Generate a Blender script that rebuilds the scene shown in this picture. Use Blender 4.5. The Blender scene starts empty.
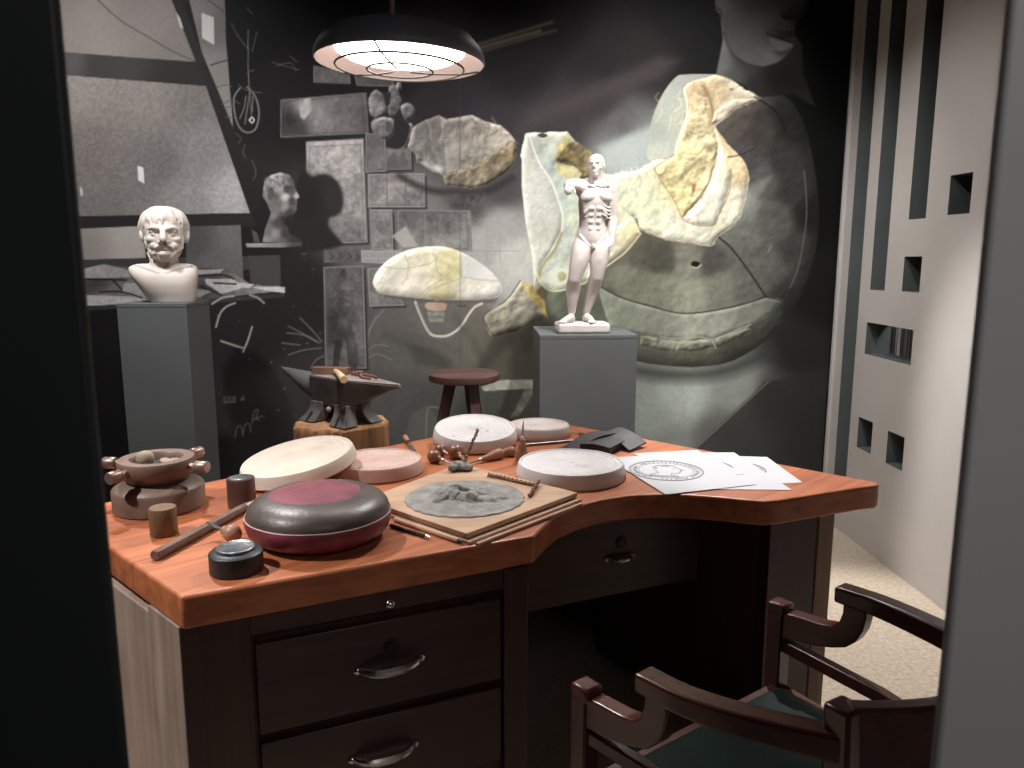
import bpy, bmesh, math, random
import numpy as np
from mathutils import Vector, Matrix, Euler, noise
R = math.radians
PI = math.pi
C = bpy.context.scene.collection
SC = bpy.context.scene
rng = random.Random(7)

# ------------------------------------------------------------------ camera model
FPX, EYE = 769.0, 1.45
PITCH, YAW = math.atan((384 - 256) / FPX), R(2.35)
_cp, _sp, _cy, _sy = math.cos(PITCH), math.sin(PITCH), math.cos(YAW), math.sin(YAW)
FW, RT, UP = (_sy * _cp, _cy * _cp, -_sp), (_cy, -_sy, 0.0), (_sy * _sp, _cy * _sp, _cp)


def ray(px, py):
    a, b = (px - 512) / FPX, -(py - 384) / FPX
    return [FW[i] + a * RT[i] + b * UP[i] for i in range(3)]


def wall_pt(px, py, Y):          # measured point of the photograph on a wall plane y = Y -> (x, z)
    d = ray(px, py)
    t = Y / d[1]
    return t * d[0], EYE + t * d[2]


def flat_pt(px, py, z):          # the same on a level surface -> (x, y)
    d = ray(px, py)
    t = (z - EYE) / d[2]
    return t * d[0], t * d[1]


# ------------------------------------------------------------------ colours and materials
def lin(c):
    def f(u):
        u /= 255.0
        return u / 12.92 if u <= 0.04045 else ((u + 0.055) / 1.055) ** 2.4
    return (f(c[0]), f(c[1]), f(c[2]), 1.0)


def base_mat(name):
    m = bpy.data.materials.new(name)
    m.use_nodes = True
    nt = m.node_tree
    return m, nt, nt.nodes['Principled BSDF']


def mat(name, col, col2=None, rough=0.6, metal=0.0, scale=8.0, stretch=(1, 1, 1), bump=0.0, bscale=None, detail=5.0, contrast=(0.35, 0.65), rot=(0, 0, 0), spec=0.5, coat=0.0):
    m, nt, p = base_mat(name)
    p.inputs['Roughness'].default_value = rough
    p.inputs['Metallic'].default_value = metal
    p.inputs['Specular IOR Level'].default_value = spec
    if coat:
        p.inputs['Coat Weight'].default_value = coat
        p.inputs['Coat Roughness'].default_value = 0.25
    tc = nt.nodes.new('ShaderNodeTexCoord')
    mp = nt.nodes.new('ShaderNodeMapping')
    mp.inputs['Scale'].default_value = stretch
    mp.inputs['Rotation'].default_value = rot
    nt.links.new(tc.outputs['Object'], mp.inputs['Vector'])
    ns = nt.nodes.new('ShaderNodeTexNoise')
    ns.inputs['Scale'].default_value = scale
    ns.inputs['Detail'].default_value = detail
    nt.links.new(mp.outputs['Vector'], ns.inputs['Vector'])
    cr = nt.nodes.new('ShaderNodeValToRGB')
    cr.color_ramp.elements[0].position, cr.color_ramp.elements[1].position = contrast
    cr.color_ramp.elements[0].color = lin(col)
    cr.color_ramp.elements[1].color = lin(col2 or col)
    nt.links.new(ns.outputs['Fac'], cr.inputs['Fac'])
    nt.links.new(cr.outputs['Color'], p.inputs['Base Color'])
    if bump:
        n2 = ns
        if bscale:
            n2 = nt.nodes.new('ShaderNodeTexNoise')
            n2.inputs['Scale'].default_value = bscale
            n2.inputs['Detail'].default_value = 4
            nt.links.new(mp.outputs['Vector'], n2.inputs['Vector'])
        b = nt.nodes.new('ShaderNodeBump')
        b.inputs['Strength'].default_value = bump
        b.inputs['Distance'].default_value = 0.01
        nt.links.new(n2.outputs['Fac'], b.inputs['Height'])
        nt.links.new(b.outputs['Normal'], p.inputs['Normal'])
    return m


def wood(name, c1, c2, rough=0.45, ang=0.0, scale=1.0, axis='x', seam=0.0, spec=0.5, coat=0.0):
    """grain stretched along one axis of the object (turned by ang about z); seam = where one plank joint runs"""
    m, nt, p = base_mat(name)
    p.inputs['Roughness'].default_value = rough
    p.inputs['Specular IOR Level'].default_value = spec
    if coat:
        p.inputs['Coat Weight'].default_value = coat
        p.inputs['Coat Roughness'].default_value = 0.2
    L = nt.links.new
    tc = nt.nodes.new('ShaderNodeTexCoord')
    m0 = nt.nodes.new('ShaderNodeMapping')
    m0.inputs['Rotation'].default_value = (0, 0, -ang)
    L(tc.outputs['Object'], m0.inputs['Vector'])
    mp = nt.nodes.new('ShaderNodeMapping')
    s = {'x': (1.2, 14, 14), 'y': (14, 1.2, 14), 'z': (14, 14, 1.2)}[axis]
    mp.inputs['Scale'].default_value = [v * scale for v in s]
    L(m0.outputs['Vector'], mp.inputs['Vector'])
    n1 = nt.nodes.new('ShaderNodeTexNoise')
    n1.inputs['Scale'].default_value = 2.2
    n1.inputs['Detail'].default_value = 8
    n1.inputs['Distortion'].default_value = 0.7
    L(mp.outputs['Vector'], n1.inputs['Vector'])
    n2 = nt.nodes.new('ShaderNodeTexNoise')
    n2.inputs['Scale'].default_value = 3.0
    n2.inputs['Detail'].default_value = 3
    L(m0.outputs['Vector'], n2.inputs['Vector'])
    ad = nt.nodes.new('ShaderNodeMath')
    ad.operation = 'MULTIPLY_ADD'
    ad.inputs[1].default_value = 0.45
    L(n2.outputs['Fac'], ad.inputs[0])
    ml = nt.nodes.new('ShaderNodeMath')
    ml.operation = 'MULTIPLY'
    ml.inputs[1].default_value = 0.6
    L(n1.outputs['Fac'], ml.inputs[0])
    L(ml.outputs[0], ad.inputs[2])
    cr = nt.nodes.new('ShaderNodeValToRGB')
    cr.color_ramp.elements[0].position, cr.color_ramp.elements[1].position = 0.38, 0.66
    cr.color_ramp.elements[0].color, cr.color_ramp.elements[1].color = lin(c1), lin(c2)
    L(ad.outputs[0], cr.inputs['Fac'])
    out = cr.outputs['Color']
    if seam:
        sx = nt.nodes.new('ShaderNodeSeparateXYZ')
        L(m0.outputs['Vector'], sx.inputs[0])
        dv = nt.nodes.new('ShaderNodeMath')
        dv.operation = 'SUBTRACT'
        dv.inputs[1].default_value = seam
        L(sx.outputs['Y'], dv.inputs[0])
        fr = nt.nodes.new('ShaderNodeMath')
        fr.operation = 'ABSOLUTE'
        L(dv.outputs[0], fr.inputs[0])
        lt = nt.nodes.new('ShaderNodeMath')
        lt.operation = 'LESS_THAN'
        lt.inputs[1].default_value = 0.0016
        L(fr.outputs[0], lt.inputs[0])
        mx = nt.nodes.new('ShaderNodeMix')
        mx.data_type = 'RGBA'
        L(lt.outputs[0], mx.inputs['Factor'])
        L(out, mx.inputs['A'])
        mx.inputs['B'].default_value = lin([v * 0.55 for v in c1])
        out = mx.outputs['Result']
    L(out, p.inputs['Base Color'])
    b = nt.nodes.new('ShaderNodeBump')
    b.inputs['Strength'].default_value = 0.12
    b.inputs['Distance'].default_value = 0.004
    L(n1.outputs['Fac'], b.inputs['Height'])
    L(b.outputs['Normal'], p.inputs['Normal'])
    return m


def emit(name, col, strength):
    m, nt, p = base_mat(name)
    p.inputs['Base Color'].default_value = lin(col)
    p.inputs['Emission Color'].default_value = lin(col)
    p.inputs['Emission Strength'].default_value = strength
    return m


# ------------------------------------------------------------------ mesh building
class MB:
    def __init__(s):
        s.v, s.f = [], []

    def add(s, vs, fs, M=None):
        o = len(s.v)
        s.v += [tuple(M @ Vector(v)) if M is not None else tuple(v) for v in vs]
        s.f += [tuple(i + o for i in f) for f in fs]
        return s

    def box(s, c, d, rz=0.0, M=None):
        x, y, z = d[0] / 2, d[1] / 2, d[2] / 2
        T = Matrix.Translation(c) @ Matrix.Rotation(rz, 4, 'Z')
        if M is not None:
            T = M @ T
        return s.add([(-x, -y, -z), (x, -y, -z), (x, y, -z), (-x, y, -z), (-x, -y, z), (x, -y, z), (x, y, z), (-x, y, z)],
                     [(0, 3, 2, 1), (4, 5, 6, 7), (0, 1, 5, 4), (1, 2, 6, 5), (2, 3, 7, 6), (3, 0, 4, 7)], T)

    def prism(s, poly, z0, z1, M=None):
        n = len(poly)
        return s.add([(x, y, z0) for x, y in poly] + [(x, y, z1) for x, y in poly],
                     [tuple(range(n - 1, -1, -1)), tuple(range(n, 2 * n))] + [(i, (i + 1) % n, n + (i + 1) % n, n + i) for i in range(n)], M)

    def lathe(s, prof, n=40, M=None, close=True):
        vs, fs = [], []
        k = len(prof)
        for i in range(n):
            a = 2 * PI * i / n
            vs += [(r * math.cos(a), r * math.sin(a), z) for r, z in prof]
        for i in range(n):
            j = (i + 1) % n
            for q in range(k - 1):
                fs.append((i * k + q, j * k + q, j * k + q + 1, i * k + q + 1))
        if close:
            if prof[0][0] > 1e-6:
                fs.append(tuple(i * k for i in range(n - 1, -1, -1)))
            if prof[-1][0] > 1e-6:
                fs.append(tuple(i * k + k - 1 for i in range(n)))
        return s.add(vs, fs, M)

    def tube(s, pts, rad, n=10, M=None, flat=1.0, caps=True):
        pts = [Vector(p) for p in pts]
        if not hasattr(rad, '__len__'):
            rad = [rad] * len(pts)
        t0 = (pts[1] - pts[0]).normalized()
        u = t0.orthogonal().normalized()
        vs, fs = [], []
        for i, p in enumerate(pts):
            t = (pts[min(i + 1, len(pts) - 1)] - pts[max(i - 1, 0)]).normalized()
            u = (u - t * u.dot(t)).normalized()
            w = t.cross(u)
            for q in range(n):
                a = 2 * PI * q / n
                vs.append(p + (u * math.cos(a) + w * math.sin(a) * flat) * rad[i])
        for i in range(len(pts) - 1):
            for q in range(n):
                r = (q + 1) % n
                fs.append((i * n + q, i * n + r, (i + 1) * n + r, (i + 1) * n + q))
        if caps:
            fs.append(tuple(range(n - 1, -1, -1)))
            fs.append(tuple((len(pts) - 1) * n + q for q in range(n)))
        return s.add(vs, fs, M)

    def ribbon(s, pts, w, h, M=None):
        """rectangular bar w wide (level), h high along a path"""
        pts = [Vector(p) for p in pts]
        vs, fs = [], []
        for i, p in enumerate(pts):
            t = (pts[min(i + 1, len(pts) - 1)] - pts[max(i - 1, 0)]).normalized()
            sd = t.cross(Vector((0, 0, 1)))
            sd = sd.normalized() if sd.length > 1e-6 else Vector((1, 0, 0))
            up = sd.cross(t)
            hw = (w[i] if hasattr(w, '__len__') else w) / 2
            hh = (h[i] if hasattr(h, '__len__') else h) / 2
            vs += [p - sd * hw - up * hh, p + sd * hw - up * hh, p + sd * hw + up * hh, p - sd * hw + up * hh]
        for i in range(len(pts) - 1):
            for q in range(4):
                fs.append((i * 4 + q, i * 4 + (q + 1) % 4, i * 4 + 4 + (q + 1) % 4, i * 4 + 4 + q))
        fs.append((3, 2, 1, 0))
        e = (len(pts) - 1) * 4
        fs.append((e, e + 1, e + 2, e + 3))
        return s.add(vs, fs, M)

    def ell(s, c, r, rot=(0, 0, 0), n=20, m=13, M=None):
        if not hasattr(r, '__len__'):
            r = (r, r, r)
        T = Matrix.Translation(c) @ Euler(rot).to_matrix().to_4x4() @ Matrix.Diagonal((r[0], r[1], r[2], 1))
        if M is not None:
            T = M @ T
        prof = [(math.cos(PI * (i / m - 0.5)), math.sin(PI * (i / m - 0.5))) for i in range(1, m)]
        vs, fs = [(0, 0, -1)], []
        for z, (rr, zz) in enumerate(prof):
            vs += [(rr * math.cos(2 * PI * q / n), rr * math.sin(2 * PI * q / n), zz) for q in range(n)]
        vs.append((0, 0, 1))
        for q in range(n):
            fs.append((0, 1 + (q + 1) % n, 1 + q))
            b = 1 + (m - 2) * n
            fs.append((len(vs) - 1, b + q, b + (q + 1) % n))
        for i in range(m - 2):
            for q in range(n):
                r2 = (q + 1) % n
                fs.append((1 + i * n + q, 1 + i * n + r2, 1 + (i + 1) * n + r2, 1 + (i + 1) * n + q))
        return s.add(vs, fs, T)

    def stube(s, pts, rad, n=24, k=6, flat=1.0, M=None):
        """tube through smoothed points and radii"""
        q = [tuple(p) + (r,) for p, r in zip(pts, rad)]
        o, m_ = [], len(q)
        for i in range(m_ - 1):
            p0, p1, p2, p3 = q[max(0, i - 1)], q[i], q[i + 1], q[min(m_ - 1, i + 2)]
            for j in range(k):
                t = j / k
                o.append([0.5 * (2 * b + (c - a) * t + (2 * a - 5 * b + 4 * c - d) * t * t + (3 * b - a - 3 * c + d) * t ** 3) for a, b, c, d in zip(p0, p1, p2, p3)])
        o.append(list(q[-1]))
        return s.tube([v[:3] for v in o], [max(v[3], 1e-4) for v in o], n, M, flat)

    def sections(s, secs, n=40, k=6, pw=2.3):
        """closed body through level superelliptic sections (cx, cy, z, rx, ry), smoothed"""
        o, m_ = [], len(secs)
        for i in range(m_ - 1):
            p0, p1, p2, p3 = secs[max(0, i - 1)], secs[i], secs[i + 1], secs[min(m_ - 1, i + 2)]
            for j in range(k):
                t = j / k
                o.append([0.5 * (2 * b + (c - a) * t + (2 * a - 5 * b + 4 * c - d) * t * t + (3 * b - a - 3 * c + d) * t ** 3) for a, b, c, d in zip(p0, p1, p2, p3)])
        o.append(list(secs[-1]))
        vs, fs = [], []
        f = lambda c: math.copysign(abs(c) ** (2 / pw), c)
        for cx, cy, z, rx, ry in o:
            vs += [(cx + rx * f(math.cos(2 * PI * q / n)), cy + ry * f(math.sin(2 * PI * q / n)), z) for q in range(n)]
        for i in range(len(o) - 1):
            for q in range(n):
                r = (q + 1) % n
                fs.append((i * n + q, i * n + r, (i + 1) * n + r, (i + 1) * n + q))
        fs += [tuple(range(n - 1, -1, -1)), tuple((len(o) - 1) * n + q for q in range(n))]
        return s.add(vs, fs)

    def limb(s, pts, rad, n=12, flat=1.0):
        s.stube(pts, rad, n, 4, flat) if n > 8 else s.tube(pts, rad, n, flat=flat)
        for p, r in ((pts[0], rad[0]), (pts[-1], rad[-1])):
            s.ell(p, r, n=max(12, n), m=max(8, n // 2))
        return s

    def build(s, name, m, parent=None, smooth=35, bevel=0.0, seg=2, loc=None, rot=None, recalc=True):
        me = bpy.data.meshes.new(name)
        me.from_pydata(s.v, [], s.f)
        if recalc:
            bm = bmesh.new()
            bm.from_mesh(me)
            bmesh.ops.recalc_face_normals(bm, faces=bm.faces)
            bm.to_mesh(me)
            bm.free()
        if smooth:
            me.shade_smooth()
            me.set_sharp_from_angle(angle=R(smooth))
        me.materials.append(m)
        o = bpy.data.objects.new(name, me)
        C.objects.link(o)
        if parent:
            o.parent = parent
        if loc is not None:
            o.location = loc
        if rot is not None:
            o.rotation_euler = rot
        if bevel:
            b = o.modifiers.new('bevel', 'BEVEL')
            b.width, b.segments, b.limit_method, b.angle_limit = bevel, seg, 'ANGLE', R(40)
            b.harden_normals = False
        return o


def fuse(o, voxel, smooth=4, factor=0.5):
    r = o.modifiers.new('fuse', 'REMESH')
    r.mode, r.voxel_size, r.use_smooth_shade = 'VOXEL', voxel, True
    if smooth:
        q = o.modifiers.new('soften', 'SMOOTH')
        q.factor, q.iterations = factor, smooth
    return o


def tag(o, label=None, cat=None, group=None, kind=None):
    for k, v in (('label', label), ('category', cat), ('group', group), ('kind', kind)):
        if v:
            o[k] = v
    return o


def thing(name, label, cat, loc=(0, 0, 0), rz=0.0, group=None, rot=None):
    o = bpy.data.objects.new(name, None)
    C.objects.link(o)
    o.empty_display_size = 0.05
    o.location = loc
    o.rotation_euler = rot or (0, 0, rz)
    return tag(o, label, cat, group)


def structure(o):
    o['kind'] = 'structure'
    return o


def arc(cx, cy, r, a0, a1, n):
    return [(cx + r * math.cos(R(a0 + (a1 - a0) * i / n)), cy + r * math.sin(R(a0 + (a1 - a0) * i / n))) for i in range(n + 1)]


def loc_on(px, py, z):
    x, y = flat_pt(px, py, z)
    return (x, y, z)


# ------------------------------------------------------------------ camera
cam = bpy.data.cameras.new('camera')
cam.sensor_width, cam.sensor_fit = 36.0, 'HORIZONTAL'
cam.lens = 36.0 * FPX / 1024.0
cam.clip_start, cam.clip_end = 0.02, 60
cam.dof.use_dof = True
cam.dof.focus_distance = 2.3
cam.dof.aperture_fstop = 9.0
co = bpy.data.objects.new('camera', cam)
C.objects.link(co)
co.location = (0, 0, EYE)
co.rotation_euler = Matrix((RT, UP, [-v for v in FW])).transposed().to_euler()
SC.camera = co
SC.view_settings.view_transform = 'Standard'
SC.view_settings.look = 'None'
SC.view_settings.gamma = 1.0
SC.view_settings.exposure = 0.0
SC.view_settings.use_curve_mapping = False
w = bpy.data.worlds.new('world')
SC.world = w
w.use_nodes = True
w.node_tree.nodes['Background'].inputs['Color'].default_value = (0.75, 0.85, 1.0, 1)
w.node_tree.nodes['Background'].inputs['Strength'].default_value = 0.012

# ------------------------------------------------------------------ the setting
XW, YB, ZC = 1.912, 4.08, 3.3          # right wall, mural wall, ceiling
m_carpet = mat('beige_carpet', (176, 160, 142), (205, 190, 172), 0.95, scale=60, bump=0.8, bscale=260, contrast=(0.3, 0.7), spec=0.1)
m_wallgrey = mat('light_grey_wall_paint', (186, 180, 176), (192, 186, 182), 0.75, scale=3, bump=0.03, bscale=200, spec=0.3)
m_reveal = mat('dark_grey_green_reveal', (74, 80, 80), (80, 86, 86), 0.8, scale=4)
m_dark = mat('black_wall_paint', (20, 21, 21), (24, 25, 25), 0.8, scale=3, spec=0.2)
m_ceil = mat('dark_ceiling_paint', (40, 40, 42), (44, 44, 46), 0.9, scale=3)
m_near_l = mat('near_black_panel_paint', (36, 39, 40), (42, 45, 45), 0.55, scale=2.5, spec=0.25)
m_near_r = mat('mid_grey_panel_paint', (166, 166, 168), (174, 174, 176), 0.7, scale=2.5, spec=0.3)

XL, YN = -2.6, 0.50
structure(MB().box((-0.2, 1.6, -0.05), (6.6, 6.2, 0.1)).build('floor', m_carpet))
structure(MB().box((-0.2, 1.6, ZC + 0.05), (6.6, 6.2, 0.1)).build('ceiling', m_ceil))
structure(MB().box(((XL + XW + 0.05) / 2, YB + 0.06, ZC / 2), (XW - XL + 0.05, 0.12, ZC)).build('wall_back', m_dark))
structure(MB().box((XL - 0.05, 2.3, ZC / 2), (0.1, 3.7, ZC)).build('wall_left', m_dark))


def pierced_wall(name, X, th, y0, y1, z0, z1, holes):
    """wall slab between x = X and X + th with rectangular openings (ya, yb, za, zb): (face object data, reveal data)"""
    ys = sorted({y0, y1} | {v for h in holes for v in h[:2]})
    zs = sorted({z0, z1} | {v for h in holes for v in h[2:]})
    inside = lambda y, z: any(h[0] < y < h[1] and h[2] < z < h[3] for h in holes)
    face, rev = MB(), MB()
    for i in range(len(ys) - 1):
        for k in range(len(zs) - 1):
            ya, yb, za, zb = ys[i], ys[i + 1], zs[k], zs[k + 1]
            if inside((ya + yb) / 2, (za + zb) / 2):
                continue
            face.add([(X, ya, za), (X, yb, za), (X, yb, zb), (X, ya, zb)], [(0, 1, 2, 3)])
            face.add([(X + th, ya, za), (X + th, yb, za), (X + th, yb, zb), (X + th, ya, zb)], [(3, 2, 1, 0)])
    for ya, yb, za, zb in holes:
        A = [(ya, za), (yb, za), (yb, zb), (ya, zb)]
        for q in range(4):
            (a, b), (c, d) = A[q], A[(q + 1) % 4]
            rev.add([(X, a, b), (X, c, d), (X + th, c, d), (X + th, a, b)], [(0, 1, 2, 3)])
    for yy in (y0, y1):
        face.add([(X, yy, z0), (X + th, yy, z0), (X + th, yy, z1), (X, yy, z1)], [(0, 1, 2, 3)])
    return face, rev


holes = [(2.998, 3.142, 1.615, 1.772), (3.297, 3.437, 1.292, 1.448), (3.315, 3.73, 0.970, 1.127), (3.598, 3.739, 0.490, 0.647),
         (3.312, 3.455, 0.484, 0.640), (3.297, 3.430, 1.610, 3.1), (3.588, 3.724, 1.287, 3.1), (3.826, 3.962, 0.12, 3.1)]
fc, rv = pierced_wall('wall_right', XW, 0.125, 0.6, 4.06, 0.0, ZC, holes)
wr = structure(fc.build('wall_right', m_wallgrey, smooth=0, recalc=False))
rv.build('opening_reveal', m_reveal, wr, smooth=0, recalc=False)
# what lies behind the pierced wall: a dark passage and a board of narrow upright stripes
structure(MB().box((XW + 0.95, 2.4, ZC / 2), (0.1, 3.8, ZC)).build('wall_passage', m_dark))
m_stripe, nt, p = base_mat('striped_panel_print')
tc = nt.nodes.new('ShaderNodeTexCoord')
sx = nt.nodes.new('ShaderNodeSeparateXYZ')
nt.links.new(tc.outputs['Object'], sx.inputs[0])
ns = nt.nodes.new('ShaderNodeTexNoise')
ns.noise_dimensions = '1D'
ns.inputs['Scale'].default_value = 42
ns.inputs['Detail'].default_value = 2
nt.links.new(sx.outputs['Y'], ns.inputs['W'])
cr = nt.nodes.new('ShaderNodeValToRGB')
cr.color_ramp.elements[0].position, cr.color_ramp.elements[1].position = 0.40, 0.52
cr.color_ramp.elements[0].color, cr.color_ramp.elements[1].color = lin((110, 92, 86)), lin((236, 226, 222))
nt.links.new(ns.outputs['Fac'], cr.inputs['Fac'])
nt.links.new(cr.outputs['Color'], p.inputs['Base Color'])
tag(MB().box((XW + 0.42, 3.96, 0.80), (0.03, 0.95, 1.6)).build('striped_panel', m_stripe), 'pale panel of narrow upright stripes seen through the wide slot of the grey wall', 'panel')
m_trim = mat('pale_corner_trim', (176, 172, 170), (184, 180, 178), 0.6, scale=4)
structure(MB().box((XW - 0.008, 4.052, ZC / 2), (0.02, 0.020, ZC)).build('trim_1', m_trim, bevel=0.003))
# the slot the room is seen through
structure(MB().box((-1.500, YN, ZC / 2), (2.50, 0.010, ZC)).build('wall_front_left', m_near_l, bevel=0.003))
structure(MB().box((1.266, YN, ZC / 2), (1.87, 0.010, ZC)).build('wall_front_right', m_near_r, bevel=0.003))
# ------------------------------------------------------------------ lamp strength and spotlights (name, from, to, watts, cone, blend)
LAMP_E = 10.0
LIGHTS = [
    ('spot_floor_right', (0.95, 3.75, 3.2), (1.42, 2.25, 0.0), 560, 42, 0.5),
    ('spot_desk_back_left', (-1.6, 3.3, 3.2), (-0.55, 2.0, 0.78), 270, 40, 0.7),
    ('spot_desk_back_right', (0.9, 3.7, 3.2), (-0.35, 2.25, 0.78), 215, 38, 0.7),
    ('spot_desk_left', (-2.2, 1.15, 3.0), (-0.85, 1.75, 0.5), 330, 32, 0.6),
    ('spot_statue', (1.45, 3.0, 3.2), (0.50, 3.56, 1.45), 95, 24, 0.5),
    ('spot_bust', (-1.05, 2.5, 3.2), (-1.4, 3.5, 1.4), 55, 26, 0.6),
    ('spot_mural_left', (-1.75, 2.5, 3.2), (-1.7, 4.08, 1.6), 225, 84, 1.0),
    ('spot_mural_middle', (-0.35, 2.5, 3.2), (-0.30, 4.08, 1.0), 180, 76, 1.0),
    ('spot_mural_right', (1.0, 2.5, 3.2), (0.85, 4.08, 1.25), 290, 80, 1.0),
    ('fill_spot_anvil', (-0.35, 2.1, 3.2), (-0.50, 3.05, 0.9), 150, 24, 0.8),  # extra spot, added to brighten the front of the anvil
    ('fill_spot_wall', (0.2, 2.5, 3.2), (1.91, 3.45, 0.95), 110, 58, 0.9),  # fill added to lift the grey right wall
]
PRINT_GAIN = 1.15
TEST_FLAT = False
PANEL_FILL = 8
# ------------------------------------------------------------------ the printed mural: a flat photographic collage on the back wall
STEP = 0.0052
gx = np.arange(XL + 0.01, XW - 0.015, STEP)
gz = np.arange(0.02, 3.24, STEP)
MX, MZ = np.meshgrid(gx, gz)
YM = YB - 0.006
_vx, _vy, _vz = MX, np.full_like(MX, YM), MZ - EYE
_c = _vx * FW[0] + _vy * FW[1] + _vz * FW[2]
PX = 512 + FPX * (_vx * RT[0] + _vy * RT[1]) / _c      # where each point of the print was measured on the photograph
PY = 384 - FPX * (_vx * UP[0] + _vy * UP[1] + _vz * UP[2]) / _c
nr = np.random.RandomState(5)


def vnoise(cell, seed=0):
    r_ = np.random.RandomState(seed)
    h_, w_ = MX.shape
    gh, gw = int(h_ / cell) + 3, int(w_ / cell) + 3
    g = r_.rand(gh, gw)
    y, x = np.arange(h_) / cell, np.arange(w_) / cell
    yi, xi = y.astype(int), x.astype(int)
    fy, fx = (y - yi)[:, None], (x - xi)[None, :]
    fy, fx = fy * fy * (3 - 2 * fy), fx * fx * (3 - 2 * fx)
    a, b = g[yi][:, xi], g[yi][:, xi + 1]
    c, d = g[yi + 1][:, xi], g[yi + 1][:, xi + 1]
    return (a * (1 - fx) + b * fx) * (1 - fy) + (c * (1 - fx) + d * fx) * fy - 0.5


N_BIG = vnoise(40, 1) + 0.5 * vnoise(18, 2)
N_MID = 0.55 * vnoise(9, 3) + 0.6 * vnoise(4.2, 4) + 0.4 * vnoise(2.3, 12)
N_FINE = vnoise(2.2, 5) + 0.7 * vnoise(1.2, 6)
RB = 6.0 * vnoise(17, 21) + 2.8 * vnoise(7, 22) + 1.0 * vnoise(3.2, 23)
WX, WY = 2.4 * N_MID, 2.2 * (vnoise(8, 9) + 0.6 * vnoise(3.5, 10))
IMG = np.zeros(MX.shape + (3,))


def idw(x, y, cols, pw=1.6, soft=60.0):
    num, den = np.zeros(x.shape + (3,)), np.zeros(x.shape)
    for cx, cy, c in cols:
        w_ = 1.0 / ((x - cx) ** 2 + (y - cy) ** 2 + soft) ** pw
        num += w_[..., None] * np.array(c, float)
        den += w_
    return num / den[..., None]


def curve(pts, n=6, closed=True):
    out, k = [], len(pts)
    P = lambda i: pts[i % k] if closed else pts[max(0, min(k - 1, i))]
    for i in range(k if closed else k - 1):
        p0, p1, p2, p3 = P(i - 1), P(i), P(i + 1), P(i + 2)
        for j in range(n):
            t = j / n
            out.append(tuple(0.5 * (2 * p1[q] + (p2[q] - p0[q]) * t + (2 * p0[q] - 5 * p1[q] + 4 * p2[q] - p3[q]) * t * t + (3 * p1[q] - p0[q] - 3 * p2[q] + p3[q]) * t ** 3) for q in (0, 1)))
    if not closed:
        out.append(tuple(pts[-1]))
    return out


def window(x0, y0, x1, y1):
    m_ = (PX > x0) & (PX < x1) & (PY > y0) & (PY < y1)
    r_, c_ = np.where(m_.any(1))[0], np.where(m_.any(0))[0]
    if not len(r_) or not len(c_):
        return None
    return slice(r_[0], r_[-1] + 1), slice(c_[0], c_[-1] + 1)


def fill(pts, cols, feather=1.2, alpha=1.0, smooth=False, rough=0.0, tex=0.0, fine=0.04, soft=60.0, pw=1.6, rim=None, relief=None):
    pts = curve(pts) if smooth else pts
    xs, ys = [p[0] for p in pts], [p[1] for p in pts]
    pad = feather + 4
    S = window(min(xs) - pad, min(ys) - pad, max(xs) + pad, max(ys) + pad)
    if S is None:
        return
    x, y = PX[S] + rough * WX[S], PY[S] + rough * WY[S]
    d2, ins = np.full(x.shape, 1e9), np.zeros(x.shape, bool)
    for i in range(len(pts)):
        (ax, ay), (bx, by) = pts[i], pts[(i + 1) % len(pts)]
        ex, ey = bx - ax, by - ay
        t = np.clip(((x - ax) * ex + (y - ay) * ey) / (ex * ex + ey * ey + 1e-9), 0, 1)
        d2 = np.minimum(d2, (x - ax - t * ex) ** 2 + (y - ay - t * ey) ** 2)
        if abs(ey) > 1e-9:
            ins ^= ((ay > y) != (by > y)) & (x < ex * (y - ay) / ey + ax)
    sd = np.sqrt(d2) * np.where(ins, -1, 1)
    a = np.clip(0.5 - sd / feather, 0, 1)
    a = (a * a * (3 - 2 * a) * alpha)[..., None]
    col = idw(PX[S], PY[S], cols, pw, soft) if isinstance(cols, list) else np.broadcast_to(np.array(cols, float), x.shape + (3,))
    col = col * (1 + tex * N_MID[S] + 0.5 * tex * N_BIG[S] + fine * N_FINE[S])[..., None]
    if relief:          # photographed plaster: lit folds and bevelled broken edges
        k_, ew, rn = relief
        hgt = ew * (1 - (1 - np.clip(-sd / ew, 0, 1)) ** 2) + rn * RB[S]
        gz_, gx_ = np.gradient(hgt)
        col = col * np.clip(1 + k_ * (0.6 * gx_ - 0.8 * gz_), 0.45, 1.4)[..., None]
    if rim:
        for rw, rc, ra in rim:
            q = (np.clip(1 + sd / rw, 0, 1) ** 1.6 * ra)[..., None]
            col = col * (1 - q) + np.array(rc, float) * q
    IMG[S] = IMG[S] * (1 - a) + col * a


def stroke(pts, wd, col, alpha=1.0, smooth=True, feather=1.0, taper=False):
    pts = curve(pts, 6, False) if smooth and len(pts) > 2 else pts
    xs, ys = [p[0] for p in pts], [p[1] for p in pts]
    pad = wd + feather + 2
    S = window(min(xs) - pad, min(ys) - pad, max(xs) + pad, max(ys) + pad)
    if S is None:
        return
    x, y = PX[S], PY[S]
    d = np.full(x.shape, 1e9)
    n = len(pts) - 1
    for i in range(n):
        (ax, ay), (bx, by) = pts[i], pts[i + 1]
        ex, ey = bx - ax, by - ay
        t = np.clip(((x - ax) * ex + (y - ay) * ey) / (ex * ex + ey * ey + 1e-9), 0, 1)
        e = np.sqrt((x - ax - t * ex) ** 2 + (y - ay - t * ey) ** 2)
        if taper:
            e = e + wd * 0.5 * ((i + t) / n)
        d = np.minimum(d, e)
    a = (np.clip(0.5 - (d - wd / 2) / feather, 0, 1) * alpha)[..., None]
    IMG[S] = IMG[S] * (1 - a) + np.array(col, float) * a


def Z(ox, oy, k, pts):
    return [(ox + x / k, oy + y / k) for x, y in pts]


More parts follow.
